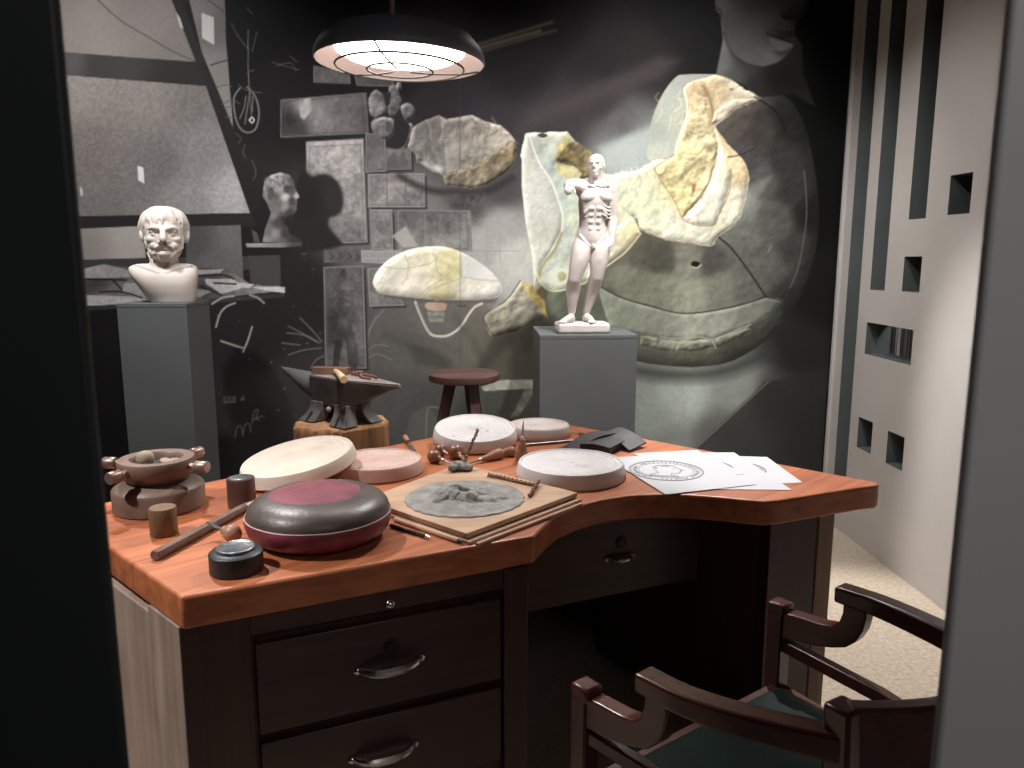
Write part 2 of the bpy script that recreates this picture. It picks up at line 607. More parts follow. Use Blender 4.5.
g3 = lambda v: (v * 1.01, v * 0.985, v * 0.975)
# ---- ground tones of the collage
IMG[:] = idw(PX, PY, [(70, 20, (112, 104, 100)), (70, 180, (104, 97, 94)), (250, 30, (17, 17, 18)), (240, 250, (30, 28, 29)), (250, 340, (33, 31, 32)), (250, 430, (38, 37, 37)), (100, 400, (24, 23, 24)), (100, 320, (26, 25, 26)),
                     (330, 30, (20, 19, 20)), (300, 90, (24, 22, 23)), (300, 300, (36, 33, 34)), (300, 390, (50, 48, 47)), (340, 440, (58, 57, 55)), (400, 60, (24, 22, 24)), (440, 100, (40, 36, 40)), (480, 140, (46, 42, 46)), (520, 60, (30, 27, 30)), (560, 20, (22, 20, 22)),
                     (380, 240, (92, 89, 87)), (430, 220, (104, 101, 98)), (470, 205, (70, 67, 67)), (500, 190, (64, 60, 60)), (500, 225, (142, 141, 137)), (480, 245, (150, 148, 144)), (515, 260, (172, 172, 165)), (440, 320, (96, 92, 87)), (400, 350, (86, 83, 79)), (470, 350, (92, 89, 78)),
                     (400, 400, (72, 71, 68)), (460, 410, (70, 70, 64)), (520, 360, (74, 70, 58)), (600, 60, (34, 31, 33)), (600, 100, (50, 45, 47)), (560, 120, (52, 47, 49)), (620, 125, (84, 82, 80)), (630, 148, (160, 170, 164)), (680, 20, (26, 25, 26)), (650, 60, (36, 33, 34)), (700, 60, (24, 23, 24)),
                     (780, 60, (20, 20, 20)), (840, 60, (12, 12, 12)), (840, 200, (18, 18, 18)), (830, 300, (26, 26, 26)), (800, 350, (38, 38, 37)), (820, 440, (46, 46, 44)), (680, 395, (168, 178, 169)), (650, 420, (146, 156, 148)), (660, 450, (130, 138, 130)), (740, 390, (134, 142, 135)), (720, 440, (92, 94, 90)), (770, 400, (62, 62, 60)), (640, 380, (142, 150, 142))], 2.3, 150.0)  # lower right teal painted brighter to make up for weak spotlight there
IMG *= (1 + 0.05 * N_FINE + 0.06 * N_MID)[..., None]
# ---- the drawing board, easel and shelf on the left
fill([(40, -40), (165, -40), (172, 0), (196, 62), (40, 50)], [(70, 10, (118, 110, 106)), (150, 10, (104, 98, 95)), (80, 50, (116, 108, 104)), (180, 55, (98, 93, 90))], fine=0.05)
fill([(40, 50), (196, 62.5), (207, 87), (40, 73)], [(70, 62, (72, 69, 69)), (100, 66, (50, 48, 49)), (190, 75, (36, 34, 35))])
fill([(40, 73.5), (206, 86), (250.5, 213), (40, 217)], [(70, 90, (120, 112, 107)), (150, 100, (112, 105, 101)), (190, 100, (98, 93, 91)), (90, 150, (102, 96, 93)), (160, 160, (98, 94, 92)), (205, 150, (112, 109, 108)), (230, 195, (146, 144, 143)), (190, 200, (124, 121, 120)), (90, 205, (104, 99, 97))], fine=0.14)  # paler lower right corner: pool of light from the bust spot painted in
fill([(182, -30), (224, -30), (226, 40), (230, 90), (234, 137), (222, 101), (202, 53)], [(200, 5, (100, 95, 93)), (215, 30, (84, 81, 80)), (225, 100, (112, 108, 106)), (218, 70, (106, 101, 98))])
fill([(160, -30), (171.7, 0), (196, 62), (206, 86), (250, 213), (262, 213), (257, 188), (243, 152), (222.5, 101.6), (202, 53), (181, 0), (170, -30)], (33, 31, 32))
fill([(201.4, 12.7), (213.6, 17.3), (214.4, 45), (202.2, 38)], (156, 152, 150))  # bright parallelograms here and below: patches of light painted into the print
fill([(137.4, 165.6), (143.3, 167.6), (144.6, 183.6), (138.2, 180.3)], (196, 192, 190))
fill([(80, 186), (82.3, 189), (82.8, 197), (80.6, 195)], (180, 176, 174))
fill([(176, 12), (180, 18), (183.5, 29), (180, 27)], (150, 146, 143))
stroke([(98, 0), (120, 20), (145, 35), (172, 51), (195, 61)], 1.1, (62, 58, 57))
stroke([(205, -2), (215, 5), (224, 12)], 1.0, (50, 48, 48))
stroke([(211, 65), (229, 59.5)], 1.2, (40, 38, 38))
fill([(40, 217), (252, 213), (256, 226), (40, 230)], (38, 36, 37))
fill([(74, 229), (142, 226), (146, 258), (74, 260)], [(80, 245, (128, 121, 117)), (135, 240, (150, 144, 140))])
fill([(74, 260), (250, 256), (250, 270), (74, 272)], (58, 56, 56))
fill([(186, 226.5), (240.5, 225), (243.5, 282), (186, 276)], [(195, 240, (70, 68, 69)), (235, 235, (92, 90, 91)), (215, 270, (86, 84, 84))], fine=0.1)
# plants, hanging pods and cords
for q in ([(248, 30), (248.3, 70), (250, 95), (251.5, 118)],):
    stroke(q, 1.0, (96, 94, 94))
stroke([(240, 88), (234, 98), (235, 115), (240, 128), (248, 132.5), (256, 128), (259, 112), (255, 96), (247, 87)], 1.6, (104, 102, 102))
for q in ([(246, 96), (244, 108), (240, 118)], [(250, 92), (247, 110), (245, 124)], [(253, 96), (252, 112)]):
    stroke(q, 1.3, (92, 90, 90))
stroke(curve([(249.5, 120), (251.7, 117.5), (254, 120), (252, 123), (249.5, 120)], 4), 1.2, (190, 187, 185))
for q in ([(217, 87), (226, 85), (232, 87)], [(222, 104), (232, 100), (240, 104)], [(224, 108), (234, 106)], [(226, 117), (234, 118)], [(231, 23), (238, 36), (247, 48)], [(257, 32), (254, 44), (252, 52)], [(246, 74), (251, 71), (254, 70)], [(238, 84), (246, 90), (262, 93)], [(245, 145), (243, 152), (246, 158)], [(236, 133), (241, 139), (238, 143)],
          [(247, 8), (252, 14)], [(272, 62), (285, 66), (299, 70)], [(276, 66), (290, 63), (296, 71)], [(290, 56), (297, 62)], [(252, 160), (256, 172), (253, 180)]):
    stroke(q, 0.9, (74, 72, 72))
# shelf of papers
fill([(80, 271), (110, 266), (150, 268), (226, 268), (238, 276), (250, 284), (280, 286), (285, 291), (262, 293), (210, 299), (82, 306)], [(90, 285, (62, 60, 59)), (200, 285, (66, 64, 63)), (100, 303, (116, 112, 109)), (180, 300, (120, 116, 113)), (260, 291, (112, 109, 107))], tex=0.3)
for q, v in (([(82, 269), (104, 264), (128, 270), (130, 277), (82, 279)], 104), ([(196, 270), (224, 269), (220, 273), (196, 275)], 108), ([(124, 283), (140, 283), (146, 300), (130, 296), (122, 290)], 104), ([(205, 279), (232, 279), (246, 287), (222, 294), (206, 284)], 118), ([(232, 282), (254, 284), (250, 288), (238, 287)], 128),
             ([(82, 295), (140, 297), (150, 303), (84, 306)], 124), ([(250, 287), (285, 287), (285, 293), (270, 291)], 130), ([(196, 289), (212, 291), (200, 297), (190, 296)], 92)):
    fill(q, g3(v * 1.3), tex=0.15, fine=0.12)
for q in ([(114, 281), (122, 290)], [(82, 279), (126, 280)], [(196, 276), (222, 275), (234, 279)], [(200, 286), (222, 295)], [(100, 292), (122, 292), (142, 298)], [(214, 283), (236, 284)]):
    stroke(q, 1.6, (28, 26, 27))
fill([(82, 307), (150, 302), (212, 299), (284, 293), (285, 297), (212, 303), (150, 306), (82, 311)], (52, 50, 50))
for q in ([(216, 327), (220, 314), (226, 307), (235, 303)], [(212, 304), (222, 298), (234, 296)], [(221, 341), (230, 344), (243, 348)], [(243, 352), (248, 340), (252, 327)], [(250, 295), (258, 298), (264, 303)]):
    stroke(q, 1.9, (150, 147, 145), 0.85)
for q in ([(288, 326), (300, 332), (320, 343)], [(287, 333), (303, 335), (317, 342)], [(288, 355), (304, 350), (321, 348)], [(300, 318), (312, 330), (322, 342)], [(311, 368), (316, 360), (324, 356)], [(282, 343), (300, 345)], [(365, 340), (372, 325), (388, 304)], [(366, 352), (376, 345), (388, 346)], [(368, 358), (378, 354), (392, 360)], [(362, 330), (358, 345), (362, 365)], [(366, 350), (370, 330), (376, 316)]):
    stroke(q, 1.2, (118, 115, 113), 0.7)
for q in ([(224.5, 397), (224.5, 402.5), (235, 402)], [(227.5, 396.5), (227.5, 402)], [(230, 396.5), (230, 402)], [(232.5, 396.5), (232.5, 402)], [(235, 396), (235, 402)], [(241, 400), (243, 396), (244, 400), (241, 400)]):
    stroke(q, 0.9, (112, 110, 110), smooth=False)
for q in ([(235, 437), (237, 428), (241, 426), (243, 436)], [(243, 434), (245, 425), (249, 424), (251, 432)], [(252, 424), (254, 412), (258, 410), (256, 418), (259, 420)], [(253, 420), (262, 416)]):
    stroke(q, 1.8, (88, 86, 86), 0.75)
for _ in range(40):
    x, y = nr.uniform(205, 330), nr.uniform(250, 420)
    stroke([(x, y), (x + 0.6, y + 0.4)], 1.3, (120, 118, 116), nr.uniform(0.2, 0.8), smooth=False)
# ---- pictures pinned to the wall
def frame(p4, cols, edge=104, tex=0.25, shadow=True):
    if shadow:
        fill([(x + 2.5, y + 2.5) for x, y in p4], (34, 32, 32), 3.0, 0.8)
    fill(p4, cols, tex=tex, fine=0.10)
    stroke(list(p4) + [p4[0]], 1.2, g3(edge), smooth=False)
    cx, cy = sum(p[0] for p in p4) / 4, sum(p[1] for p in p4) / 4
    inn = [(cx + (x - cx) * 0.90, cy + (y - cy) * 0.90) for x, y in p4]
    stroke(inn + [inn[0]], 0.8, g3(edge * 0.72), 0.7, smooth=False)


frame([(314, 66), (349, 74), (350, 83), (314, 82)], g3(92))
frame([(355, 76), (392, 80), (394, 86), (357, 85)], g3(70))
frame([(281, 100), (366, 93), (368, 133), (281, 137)], [(290, 118, (38, 36, 36)), (298, 128, (52, 50, 50)), (303, 106, (128, 125, 122)), (325, 100, (104, 100, 98)), (345, 115, (92, 88, 87)), (360, 128, (82, 79, 78)), (315, 120, (110, 106, 104))], 92)
fill([(299, 100), (310, 98), (312, 110), (304, 120), (300, 116)], (142, 138, 136), 2, tex=0.3)
frame([(306.5, 142), (363, 139), (367, 242), (308, 244)], [(325, 155, (144, 140, 138)), (350, 160, (132, 128, 126)), (355, 220, (126, 122, 120)), (335, 150, (150, 146, 143)), (340, 230, (110, 107, 105)), (312, 190, (96, 93, 92))], 122, 0.35)
for _ in range(60):
    x, y = nr.uniform(312, 360), nr.uniform(146, 236)
    stroke([(x, y), (x + nr.uniform(-5, 5), y + nr.uniform(-5, 5)), (x + nr.uniform(-8, 8), y + nr.uniform(-4, 8))], 0.9, g3(nr.uniform(84, 108)), 0.5)
fill([(300, 170), (312, 176), (326, 174), (338, 182), (343, 196), (342, 210), (336, 216), (330, 218), (329, 226), (336, 236), (340, 246), (296, 250), (294, 215)], [(310, 200, (34, 31, 32)), (335, 200, (44, 41, 42)), (320, 240, (38, 35, 36))], 5, smooth=True)
frame([(366, 134), (384.5, 134), (386, 171), (366, 172)], [(375, 145, (86, 83, 82)), (375, 165, (104, 101, 99)), (370, 155, (96, 92, 91))], 112)
frame([(386, 148.5), (410.6, 148.5), (411, 169), (386, 169.5)], [(392, 155, (112, 108, 106)), (400, 160, (98, 95, 93)), (392, 166, (84, 81, 80))], 100)
fill([(388, 158), (394, 151), (398, 160), (403, 151), (409, 162), (408, 168), (388, 168)], (78, 75, 74), 3, 0.7)
frame([(368.6, 174.5), (424, 174), (424.6, 206.7), (368.6, 206.7)], [(378, 190, (116, 112, 110)), (396, 185, (124, 120, 118)), (415, 195, (106, 103, 101)), (396, 203, (98, 95, 93))], 128, 0.4)
stroke([(387, 175), (387, 206)], 1.0, (92, 89, 88), smooth=False)
stroke([(405.5, 175), (405.5, 206)], 1.0, (92, 89, 88), smooth=False)
frame([(370.5, 210), (391.5, 210), (392.8, 250), (372, 248.7)], [(380, 220, (110, 106, 104)), (380, 243, (136, 132, 128)), (386, 230, (100, 97, 95))], 124, 0.4)
frame([(398, 210.5), (470, 211), (472, 251), (399, 250)], [(405, 220, (92, 89, 87)), (405, 245, (122, 119, 115)), (440, 220, (84, 81, 80)), (440, 245, (128, 126, 122)), (465, 230, (110, 108, 105))], 112, 0.3, False)
fill([(392, 236), (406, 226), (418, 246), (404, 248)], (152, 149, 142), 2.5, 0.9)
for x_ in (425, 440, 456, 472, 487, 500):
    stroke([(x_, 215), (x_, 262)], 1.0, (132, 130, 127), 0.45, smooth=False)
stroke([(440, 251), (520, 251)], 1.0, (122, 120, 117), 0.5, smooth=False)
fill([(324, 250), (361, 248.6), (361, 262.5), (324, 262.5)], g3(84), tex=0.3)
for x_ in (331, 340, 349, 357):
    stroke([(x_, 254), (x_ + 2, 257), (x_ - 1, 259)], 2.0, g3(60), 0.8)
fill([(361, 250), (403, 250), (392, 264), (361.6, 262.5)], g3(142))
for i in range(11):
    stroke([(364 + i * 3, 253), (364 + i * 3, 257)], 1.0, g3(108), 0.8, smooth=False)
    stroke([(365 + i * 2.6, 260), (366 + i * 2.6, 261)], 1.1, g3(112), 0.8, smooth=False)
frame([(324, 267.6), (363, 266), (366, 368), (326, 368)], [(330, 280, (82, 79, 78)), (358, 275, (100, 97, 95)), (356, 340, (108, 105, 103)), (332, 330, (58, 55, 55)), (345, 360, (84, 82, 80))], 116, 0.3)
# the drawn standing figure of that picture
fill([(341, 270), (345, 270), (347, 276), (346, 281), (353, 284), (358, 290), (358, 302), (356, 318), (352, 320), (352, 308), (351, 318), (354, 334), (358, 350), (357, 368), (349, 368), (347, 350), (344, 338), (341, 352), (338, 368), (333, 368), (334, 350), (337, 330), (339, 308), (337, 300), (331, 304), (329, 301), (338, 293), (340, 284), (342, 280), (340, 275)],
     [(344, 275, (62, 59, 59)), (347, 288, (116, 112, 110)), (353, 290, (84, 81, 80)), (341, 296, (58, 55, 55)), (348, 304, (104, 100, 98)), (342, 310, (52, 50, 50)), (357, 300, (96, 93, 91)), (346, 325, (92, 88, 87)), (341, 335, (50, 48, 48)), (354, 340, (86, 83, 82)), (337, 350, (46, 44, 44)), (333, 302, (74, 71, 70))], 1.6, smooth=True, tex=0.3)
for q in ([(343, 288), (349, 289), (354, 288)], [(345, 297), (350, 299)], [(345, 304), (350, 305)], [(356, 292), (355, 305)]):
    stroke(q, 1.4, g3(112), 0.6)
frame([(368, 269), (386, 268), (404, 305), (370, 306)], [(375, 290, (118, 114, 111)), (390, 300, (112, 108, 106))], 130, 0.3)
# plaster casts hung in a cluster
for q, v in (([(369, 97), (376, 90), (384, 96), (387, 110), (380, 118), (371, 116)], 96), ([(389, 88), (396, 86), (401, 98), (402, 110), (394, 117), (388, 112)], 86), ([(401, 108), (408, 103), (414, 108), (413, 118), (405, 120)], 92), ([(372, 121), (384, 117), (394, 120), (395, 132), (386, 139), (373, 133)], 112),
             ([(403, 128), (411, 123), (413, 130), (408, 146), (402, 147)], 98), ([(396, 84), (400, 82), (402, 88), (398, 90)], 104)):
    fill(q, g3(v), 2.0, smooth=True, tex=0.5, rough=0.6, relief=(0.45, 4, 0.8))
fill([(394, 119), (402, 121), (410, 126), (404, 146), (390, 148), (388, 140), (395, 134)], (40, 37, 39), 2, smooth=True)
fill([(383, 92), (391, 92), (390, 104), (386, 108)], (44, 41, 43), 2)
fill([(386, 122), (391, 122), (391, 130), (386, 131)], (76, 73, 72), 2.5, smooth=True)
# faint slanting beams
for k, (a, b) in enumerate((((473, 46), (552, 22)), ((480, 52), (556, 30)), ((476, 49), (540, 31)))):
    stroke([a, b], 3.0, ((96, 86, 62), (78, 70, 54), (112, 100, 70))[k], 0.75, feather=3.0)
fill([(520, 130), (600, 100), (660, 78), (680, 60), (660, 56), (600, 84), (530, 112)], (66, 58, 58), 16, 0.75)
fill([(600, 148), (640, 132), (690, 110), (660, 128), (650, 150), (640, 165), (604, 168)], (158, 168, 162), 12, 0.8)
# ---- upper shell of plaster
ZA_ = lambda p: Z(360, 90, 5.12, p)
stroke(ZA_([(200, 440), (330, 505), (470, 525), (640, 520), (780, 450)]), 6, (40, 37, 38), 0.8, feather=6)
fill(ZA_([(270, 190), (320, 160), (405, 130), (440, 150), (500, 140), (575, 128), (640, 160), (720, 180), (760, 215), (795, 258), (800, 300), (795, 370), (740, 430), (650, 485), (570, 503), (440, 490), (425, 440), (395, 410), (290, 360), (285, 330), (245, 290)]),
     [(420, 120, (104, 99, 96)), (450, 120, (124, 118, 110)), (480, 130, (140, 132, 119)), (500, 132, (148, 139, 124)), (440, 160, (130, 125, 118)), (470, 158, (134, 128, 117)), (425, 150, (112, 108, 104))], 1.3, 0.94, relief=(0.40, 5, 1.0), rim=[(1.6, (172, 163, 150), 0.5)], tex=0.22, rough=0.3, fine=0.06)
fill(ZA_([(430, 440), (450, 425), (560, 395), (660, 345), (740, 295), (795, 255), (800, 300), (795, 370), (740, 430), (650, 485), (570, 503), (440, 490)]), [(455, 180, (98, 89, 74)), (490, 165, (88, 79, 62)), (512, 148, (104, 90, 66)), (475, 184, (116, 106, 86))], 1.5, relief=(0.40, 4, 1.1), tex=0.5, rough=0.4)
fill(ZA_([(285, 175), (405, 132), (412, 242), (285, 250)]), (96, 92, 91), 2, 0.55)
fill(ZA_([(440, 245), (510, 245), (512, 400), (440, 425)]), (128, 123, 116), 2, 0.4)
fill(ZA_([(345, 255), (425, 255), (435, 410), (345, 350)]), (98, 95, 93), 2.5, 0.6, tex=0.5)
for q in ([(405, 132), (412, 190), (405, 240)], [(510, 142), (512, 300), (508, 390)], [(480, 160), (500, 190), (490, 215)], [(560, 135), (600, 170), (660, 175)], [(650, 240), (700, 210), (690, 190)], [(285, 250), (440, 245)], [(425, 255), (437, 410)], [(340, 260), (338, 350)]):
    stroke(ZA_(q), 1.1, (84, 80, 76), 0.6)
for q in ([(440, 152), (520, 150), (570, 140)], [(600, 155), (660, 185), (720, 190)], [(650, 250), (690, 235), (770, 250)], [(450, 418), (560, 388), (660, 338), (745, 290)]):
    stroke(ZA_(q), 1.4, (162, 153, 138), 0.55)
fill(ZA_([(290, 365), (330, 360), (400, 390), (430, 400), (415, 430), (380, 420)]), (138, 134, 130), 2.5, 0.8, tex=0.9, rough=0.8)
fill(ZA_([(440, 530), (640, 530), (620, 600), (470, 595)]), (72, 69, 69), 8, 0.7, tex=0.7)
for k in range(13):
    x0 = 426 + 6.6 * k
    if x0 > 492:
        continue
    stroke([(x0, 120 + 2 * math.sin(k * 1.7)), (x0 + 4, 127 + 2 * math.sin(k)), (x0 + 2 + 3 * math.cos(k), 140)], 1.7, [(158, 150, 138), (96, 90, 83)][k % 2], 0.42, feather=2.0)
for k in range(16):
    x0, y0 = 448 + 4.2 * k, 180 - 2.2 * k + 3 * math.sin(k * 2.1)
    stroke([(x0, y0), (x0 + 3, y0 - 5), (x0 + 7, y0 - 4)], 1.8, [(66, 58, 44), (128, 116, 92)][k % 2], 0.45, feather=2.0)
# ---- oval mask fragment with its wire
ZB_ = lambda p: Z(350, 220, 5.12, p)
fill(ZB_([(150, 375), (400, 405), (740, 402), (770, 380), (740, 425), (420, 425), (180, 395)]), (86, 80, 76), 4, 0.8)
fill(ZB_([(118, 310), (140, 260), (200, 200), (290, 155), (400, 135), (500, 140), (600, 180), (700, 245), (760, 310), (775, 360), (740, 400), (600, 410), (400, 405), (250, 390), (150, 375), (125, 345)]),
     [(385, 275, (208, 201, 186)), (400, 262, (196, 189, 168)), (405, 285, (214, 207, 190)), (430, 258, (206, 200, 170)), (440, 270, (202, 194, 156)), (455, 258, (198, 190, 142)), (420, 285, (208, 202, 182)), (470, 290, (206, 202, 186)), (490, 292, (202, 199, 190)), (440, 296, (184, 170, 124))], 1.2, relief=(0.20, 8, 0.7), rim=[(1.8, (230, 226, 214), 0.6)], smooth=True, tex=0.10, fine=0.05)
fill(ZB_([(565, 170), (620, 195), (700, 245), (755, 312), (640, 305), (575, 290)]), [(470, 262, (190, 190, 184)), (490, 275, (206, 206, 200))], 1.2)
fill(ZB_([(400, 140), (480, 142), (450, 170), (425, 165)]), (214, 212, 204), 2)
fill(ZB_([(430, 180), (490, 150), (555, 170), (570, 270), (520, 310), (450, 310), (460, 240)]), [(450, 262, (200, 190, 138)), (440, 275, (188, 176, 120))], 4, 0.8, smooth=True, tex=0.2)
for q in ([(180, 240), (260, 250), (400, 225), (450, 190)], [(420, 165), (440, 200), (445, 260), (470, 300), (400, 350), (340, 400)], [(575, 290), (660, 305), (760, 312)], [(565, 170), (570, 290), (500, 320), (430, 360)], [(280, 180), (300, 230), (290, 300)], [(380, 385), (440, 340), (500, 322)]):
    stroke(ZB_(q), 1.0, (148, 136, 108), 0.55)
fill(ZB_([(410, 395), (440, 385), (475, 405), (440, 415)]), (150, 125, 92), 1.5)
stroke(ZB_([(130, 350), (150, 372), (250, 388), (400, 403), (600, 409), (740, 400)]), 1.2, (120, 112, 100), 0.7)
fill(ZB_([(390, 425), (480, 425), (495, 440), (478, 465), (400, 460)]), [(430, 307, (172, 150, 130)), (445, 307, (168, 128, 112))], 1.5, smooth=True)
for q, c in (([(395, 470), (485, 470), (485, 492), (400, 492)], (138, 140, 128)), ([(400, 497), (482, 497), (478, 522), (405, 522)], (122, 126, 114))):
    fill(ZB_(q), c, 1.8, 0.9, tex=0.3)
stroke(ZB_([(335, 420), (350, 460), (378, 525), (402, 570), (430, 592), (490, 594), (540, 570), (575, 535), (610, 480), (640, 445), (675, 428)]), 2.4, (186, 182, 168))
stroke(ZB_([(340, 430), (358, 470), (384, 530), (408, 575)]), 0.8, (110, 106, 96), 0.8)
stroke(ZB_([(555, 438), (575, 442), (592, 437)]), 1.4, (70, 62, 56))
for q, v in (([(540, 490), (580, 560), (640, 640), (680, 740)], 66), ([(180, 590), (300, 640), (420, 700), (540, 768)], 62), ([(300, 600), (420, 620), (560, 680)], 74), ([(600, 600), (610, 700)], 104)):
    stroke(ZB_(q), 5, (v, v * 0.97, v * 0.9), 0.4, feather=8)
fill(ZB_([(300, 640), (420, 650), (520, 720), (500, 768), (340, 740)]), (60, 58, 54), 10, 0.6)
# ---- cloth-like fragment with a yellow rim
fill(ZB_([(685, 485), (730, 450), (790, 420), (830, 370), (872, 308), (950, 340), (1030, 440), (1120, 510), (1080, 560), (980, 510), (850, 570), (720, 600), (690, 530)]),
     [(500, 315, (150, 147, 128)), (515, 300, (138, 134, 116)), (510, 325, (122, 118, 98)), (530, 310, (160, 154, 134)), (495, 330, (128, 122, 102)), (490, 317, (110, 104, 88))], 1.4, relief=(0.36, 6, 1.2), tex=0.25, rough=0.3)
fill(ZB_([(872, 308), (950, 340), (1030, 440), (1125, 520), (1100, 560), (1010, 500), (940, 420), (890, 350)]), [(528, 288, (172, 152, 92)), (545, 305, (186, 160, 86)), (560, 318, (150, 126, 70))], 1.3, tex=0.4, rough=0.4)
fill(ZB_([(950, 370), (985, 330), (1040, 380), (1100, 460), (1040, 440), (990, 410)]), (98, 86, 62), 3, 0.8)
stroke(ZB_([(872, 310), (800, 410), (690, 485), (700, 540), (735, 595)]), 1.1, (70, 66, 56), 0.9)
for q in ([(700, 500), (800, 490), (930, 430)], [(720, 560), (830, 530), (960, 470)]):
    stroke(ZB_(q), 3, (172, 168, 152), 0.45, feather=4)
fill([(536, 312), (560, 322), (536, 352), (524, 352), (520, 335)], (64, 60, 48), 6, 0.7)
fill([(481, 387), (500, 380), (536, 379.5), (538, 388), (484, 391)], (142, 142, 127), 1.5, tex=0.3, rough=0.4)
fill([(525, 390), (537, 388), (519, 416), (510, 418)], (108, 110, 97), 1.8, tex=0.4)
fill([(484, 392), (524, 390), (512, 412), (486, 414)], (66, 66, 58), 2, 0.8)
fill([(410, 415), (428, 405), (438, 420), (440, 445), (405, 445)], (92, 92, 86), 5, 0.6)
stroke([(426, 437), (427, 412), (431, 407), (440, 408)], 1.2, (120, 120, 112), 0.8)
# ---- great round cast on the right
disc = [(545, 300), (558, 330), (598, 352), (640, 362), (668, 366), (696, 367), (729, 362), (762, 344), (784, 322), (800, 296), (814, 256), (819, 215), (814, 165), (804, 125), (790, 100), (770, 94), (740, 100), (700, 110), (660, 160), (600, 200), (560, 260)]
stroke([(600, 362), (660, 374), (720, 372), (770, 352)], 14, (52, 54, 50), 0.7, feather=12)
fill(disc, [(600, 300, (86, 90, 74)), (630, 280, (112, 116, 96)), (640, 255, (82, 80, 68)), (660, 285, (122, 126, 106)), (690, 290, (140, 143, 122)), (690, 262, (120, 120, 104)), (660, 262, (70, 69, 60)), (720, 285, (112, 114, 100)), (712, 262, (74, 72, 66)), (735, 235, (96, 98, 90)), (740, 205, (120, 124, 114)), (728, 225, (112, 114, 104)), (760, 180, (78, 78, 74)), (745, 165, (66, 64, 62)), (735, 120, (76, 70, 62)), (760, 130, (58, 54, 50)), (790, 125, (36, 35, 33)), (785, 160, (52, 51, 48)), (775, 220, (80, 81, 76)), (795, 190, (50, 50, 47)), (765, 265, (86, 88, 82)), (800, 250, (58, 58, 54)), (812, 215, (34, 34, 33)), (745, 285, (92, 94, 86)), (620, 250, (100, 100, 84)), (745, 345, (70, 72, 62)), (690, 355, (94, 98, 82)), (640, 352, (92, 96, 82)), (790, 300, (52, 53, 49)), (770, 320, (70, 72, 66))],
     1.8, relief=(0.22, 16, 0.7), rim=[(10, (38, 38, 35), 0.35)], tex=0.12, rough=0.2, fine=0.05, soft=60.0, pw=2.8, smooth=True)
band = [(596, 285), (620, 297), (650, 306), (686, 313), (710, 311), (732, 307), (766, 297), (784, 300), (766, 318), (747, 327), (730, 333), (714, 339), (700, 338), (690, 343), (678, 340), (660, 338), (638, 335), (610, 328)]
fill(band, [(620, 312, (120, 127, 108)), (650, 322, (134, 140, 122)), (690, 325, (146, 150, 134)), (715, 325, (142, 144, 130)), (745, 315, (122, 124, 112)), (775, 303, (104, 105, 96)), (640, 330, (136, 142, 126))], 1.3, relief=(0.22, 5, 0.7), rough=0.5, tex=0.12)
fill([(640, 336), (680, 341), (714, 339), (747, 327), (752, 331), (720, 346), (690, 352), (660, 350), (640, 345)], [(650, 343, (120, 124, 106)), (690, 346, (138, 140, 120)), (730, 338, (116, 117, 102))], 2, 0.85, relief=(0.45, 4, 1.2), rough=0.8, tex=0.4)
for q in ([(660, 337), (680, 339), (700, 337), (714, 339), (747, 326), (750, 325)], [(672, 347), (677, 341)], [(676, 349), (682, 341)], [(712, 340), (716, 348)]):
    stroke(q, 1.2, (176, 178, 160), 0.75)
stroke([(596, 284), (620, 297), (650, 306), (686, 313.5), (732, 307), (766, 297)], 1.5, (44, 45, 38), 0.9)
stroke([(712.7, 232), (722, 240), (731.7, 248.5), (748, 270), (766, 297)], 1.6, (30, 28, 24), 0.95)
stroke([(766, 297), (780, 300), (795, 303.6)], 1.6, (40, 40, 36), 0.8)
stroke([(786, 296), (797.7, 269), (805, 231), (806.6, 205), (804, 170)], 1.4, (100, 100, 92), 0.7)
stroke([(782, 298), (790, 290)], 3, (34, 33, 31), 0.8, feather=3)
fill([(691, 263), (695, 261), (700, 263), (697, 267), (692, 266)], (30, 28, 24), 1.2, smooth=True)
stroke([(692, 267), (697, 267.8), (701, 265)], 1.2, (190, 190, 172), 0.8)
stroke([(768, 252), (771, 246)], 1.4, (140, 140, 130), 0.6)
# lower rim of the pale back piece, then the cream fragments
ZE = lambda p: Z(500, 60, 3.94, p)
fill(ZE([(583, 330), (600, 230), (640, 135), (690, 70), (730, 57), (850, 58), (900, 80), (740, 190), (720, 330), (690, 372), (590, 397)]), [(655, 130, (150, 158, 146)), (665, 100, (160, 166, 152)), (690, 82, (150, 154, 144)), (660, 155, (176, 184, 168)), (680, 120, (170, 174, 154))], 1.5, smooth=True, fine=0.05)
cream = [(330, 400), (345, 430), (360, 400), (420, 450), (480, 440), (540, 430), (600, 402), (690, 370), (700, 320), (730, 230), (740, 180), (725, 115), (760, 85), (850, 62), (900, 70), (960, 110), (1030, 150), (930, 190), (870, 245), (850, 268), (900, 335), (955, 390), (978, 450), (965, 560), (930, 640), (860, 700), (830, 735), (760, 722), (690, 715), (600, 690), (550, 660), (530, 620), (440, 660), (300, 760), (240, 700), (240, 560), (210, 480)]
fill(ZE(cream), [(590, 190, (150, 152, 118)), (620, 178, (196, 202, 166)), (640, 200, (200, 204, 164)), (655, 215, (210, 210, 178)), (680, 230, (216, 214, 188)), (700, 225, (220, 218, 196)), (675, 190, (206, 194, 142)), (690, 160, (208, 192, 138)), (695, 110, (200, 180, 132)), (712, 90, (190, 166, 124)), (740, 85, (190, 176, 150)), (735, 150, (214, 208, 184)), (740, 190, (214, 206, 178)), (742, 170, (206, 176, 128)), (735, 215, (214, 206, 180)), (720, 235, (206, 198, 170)), (580, 210, (168, 174, 150)), (600, 240, (186, 190, 158)), (625, 225, (196, 198, 164))], 1.4, smooth=True, rough=0.9, relief=(0.26, 7, 0.9), rim=[(2.0, (236, 232, 214), 0.6)], tex=0.12, fine=0.07)
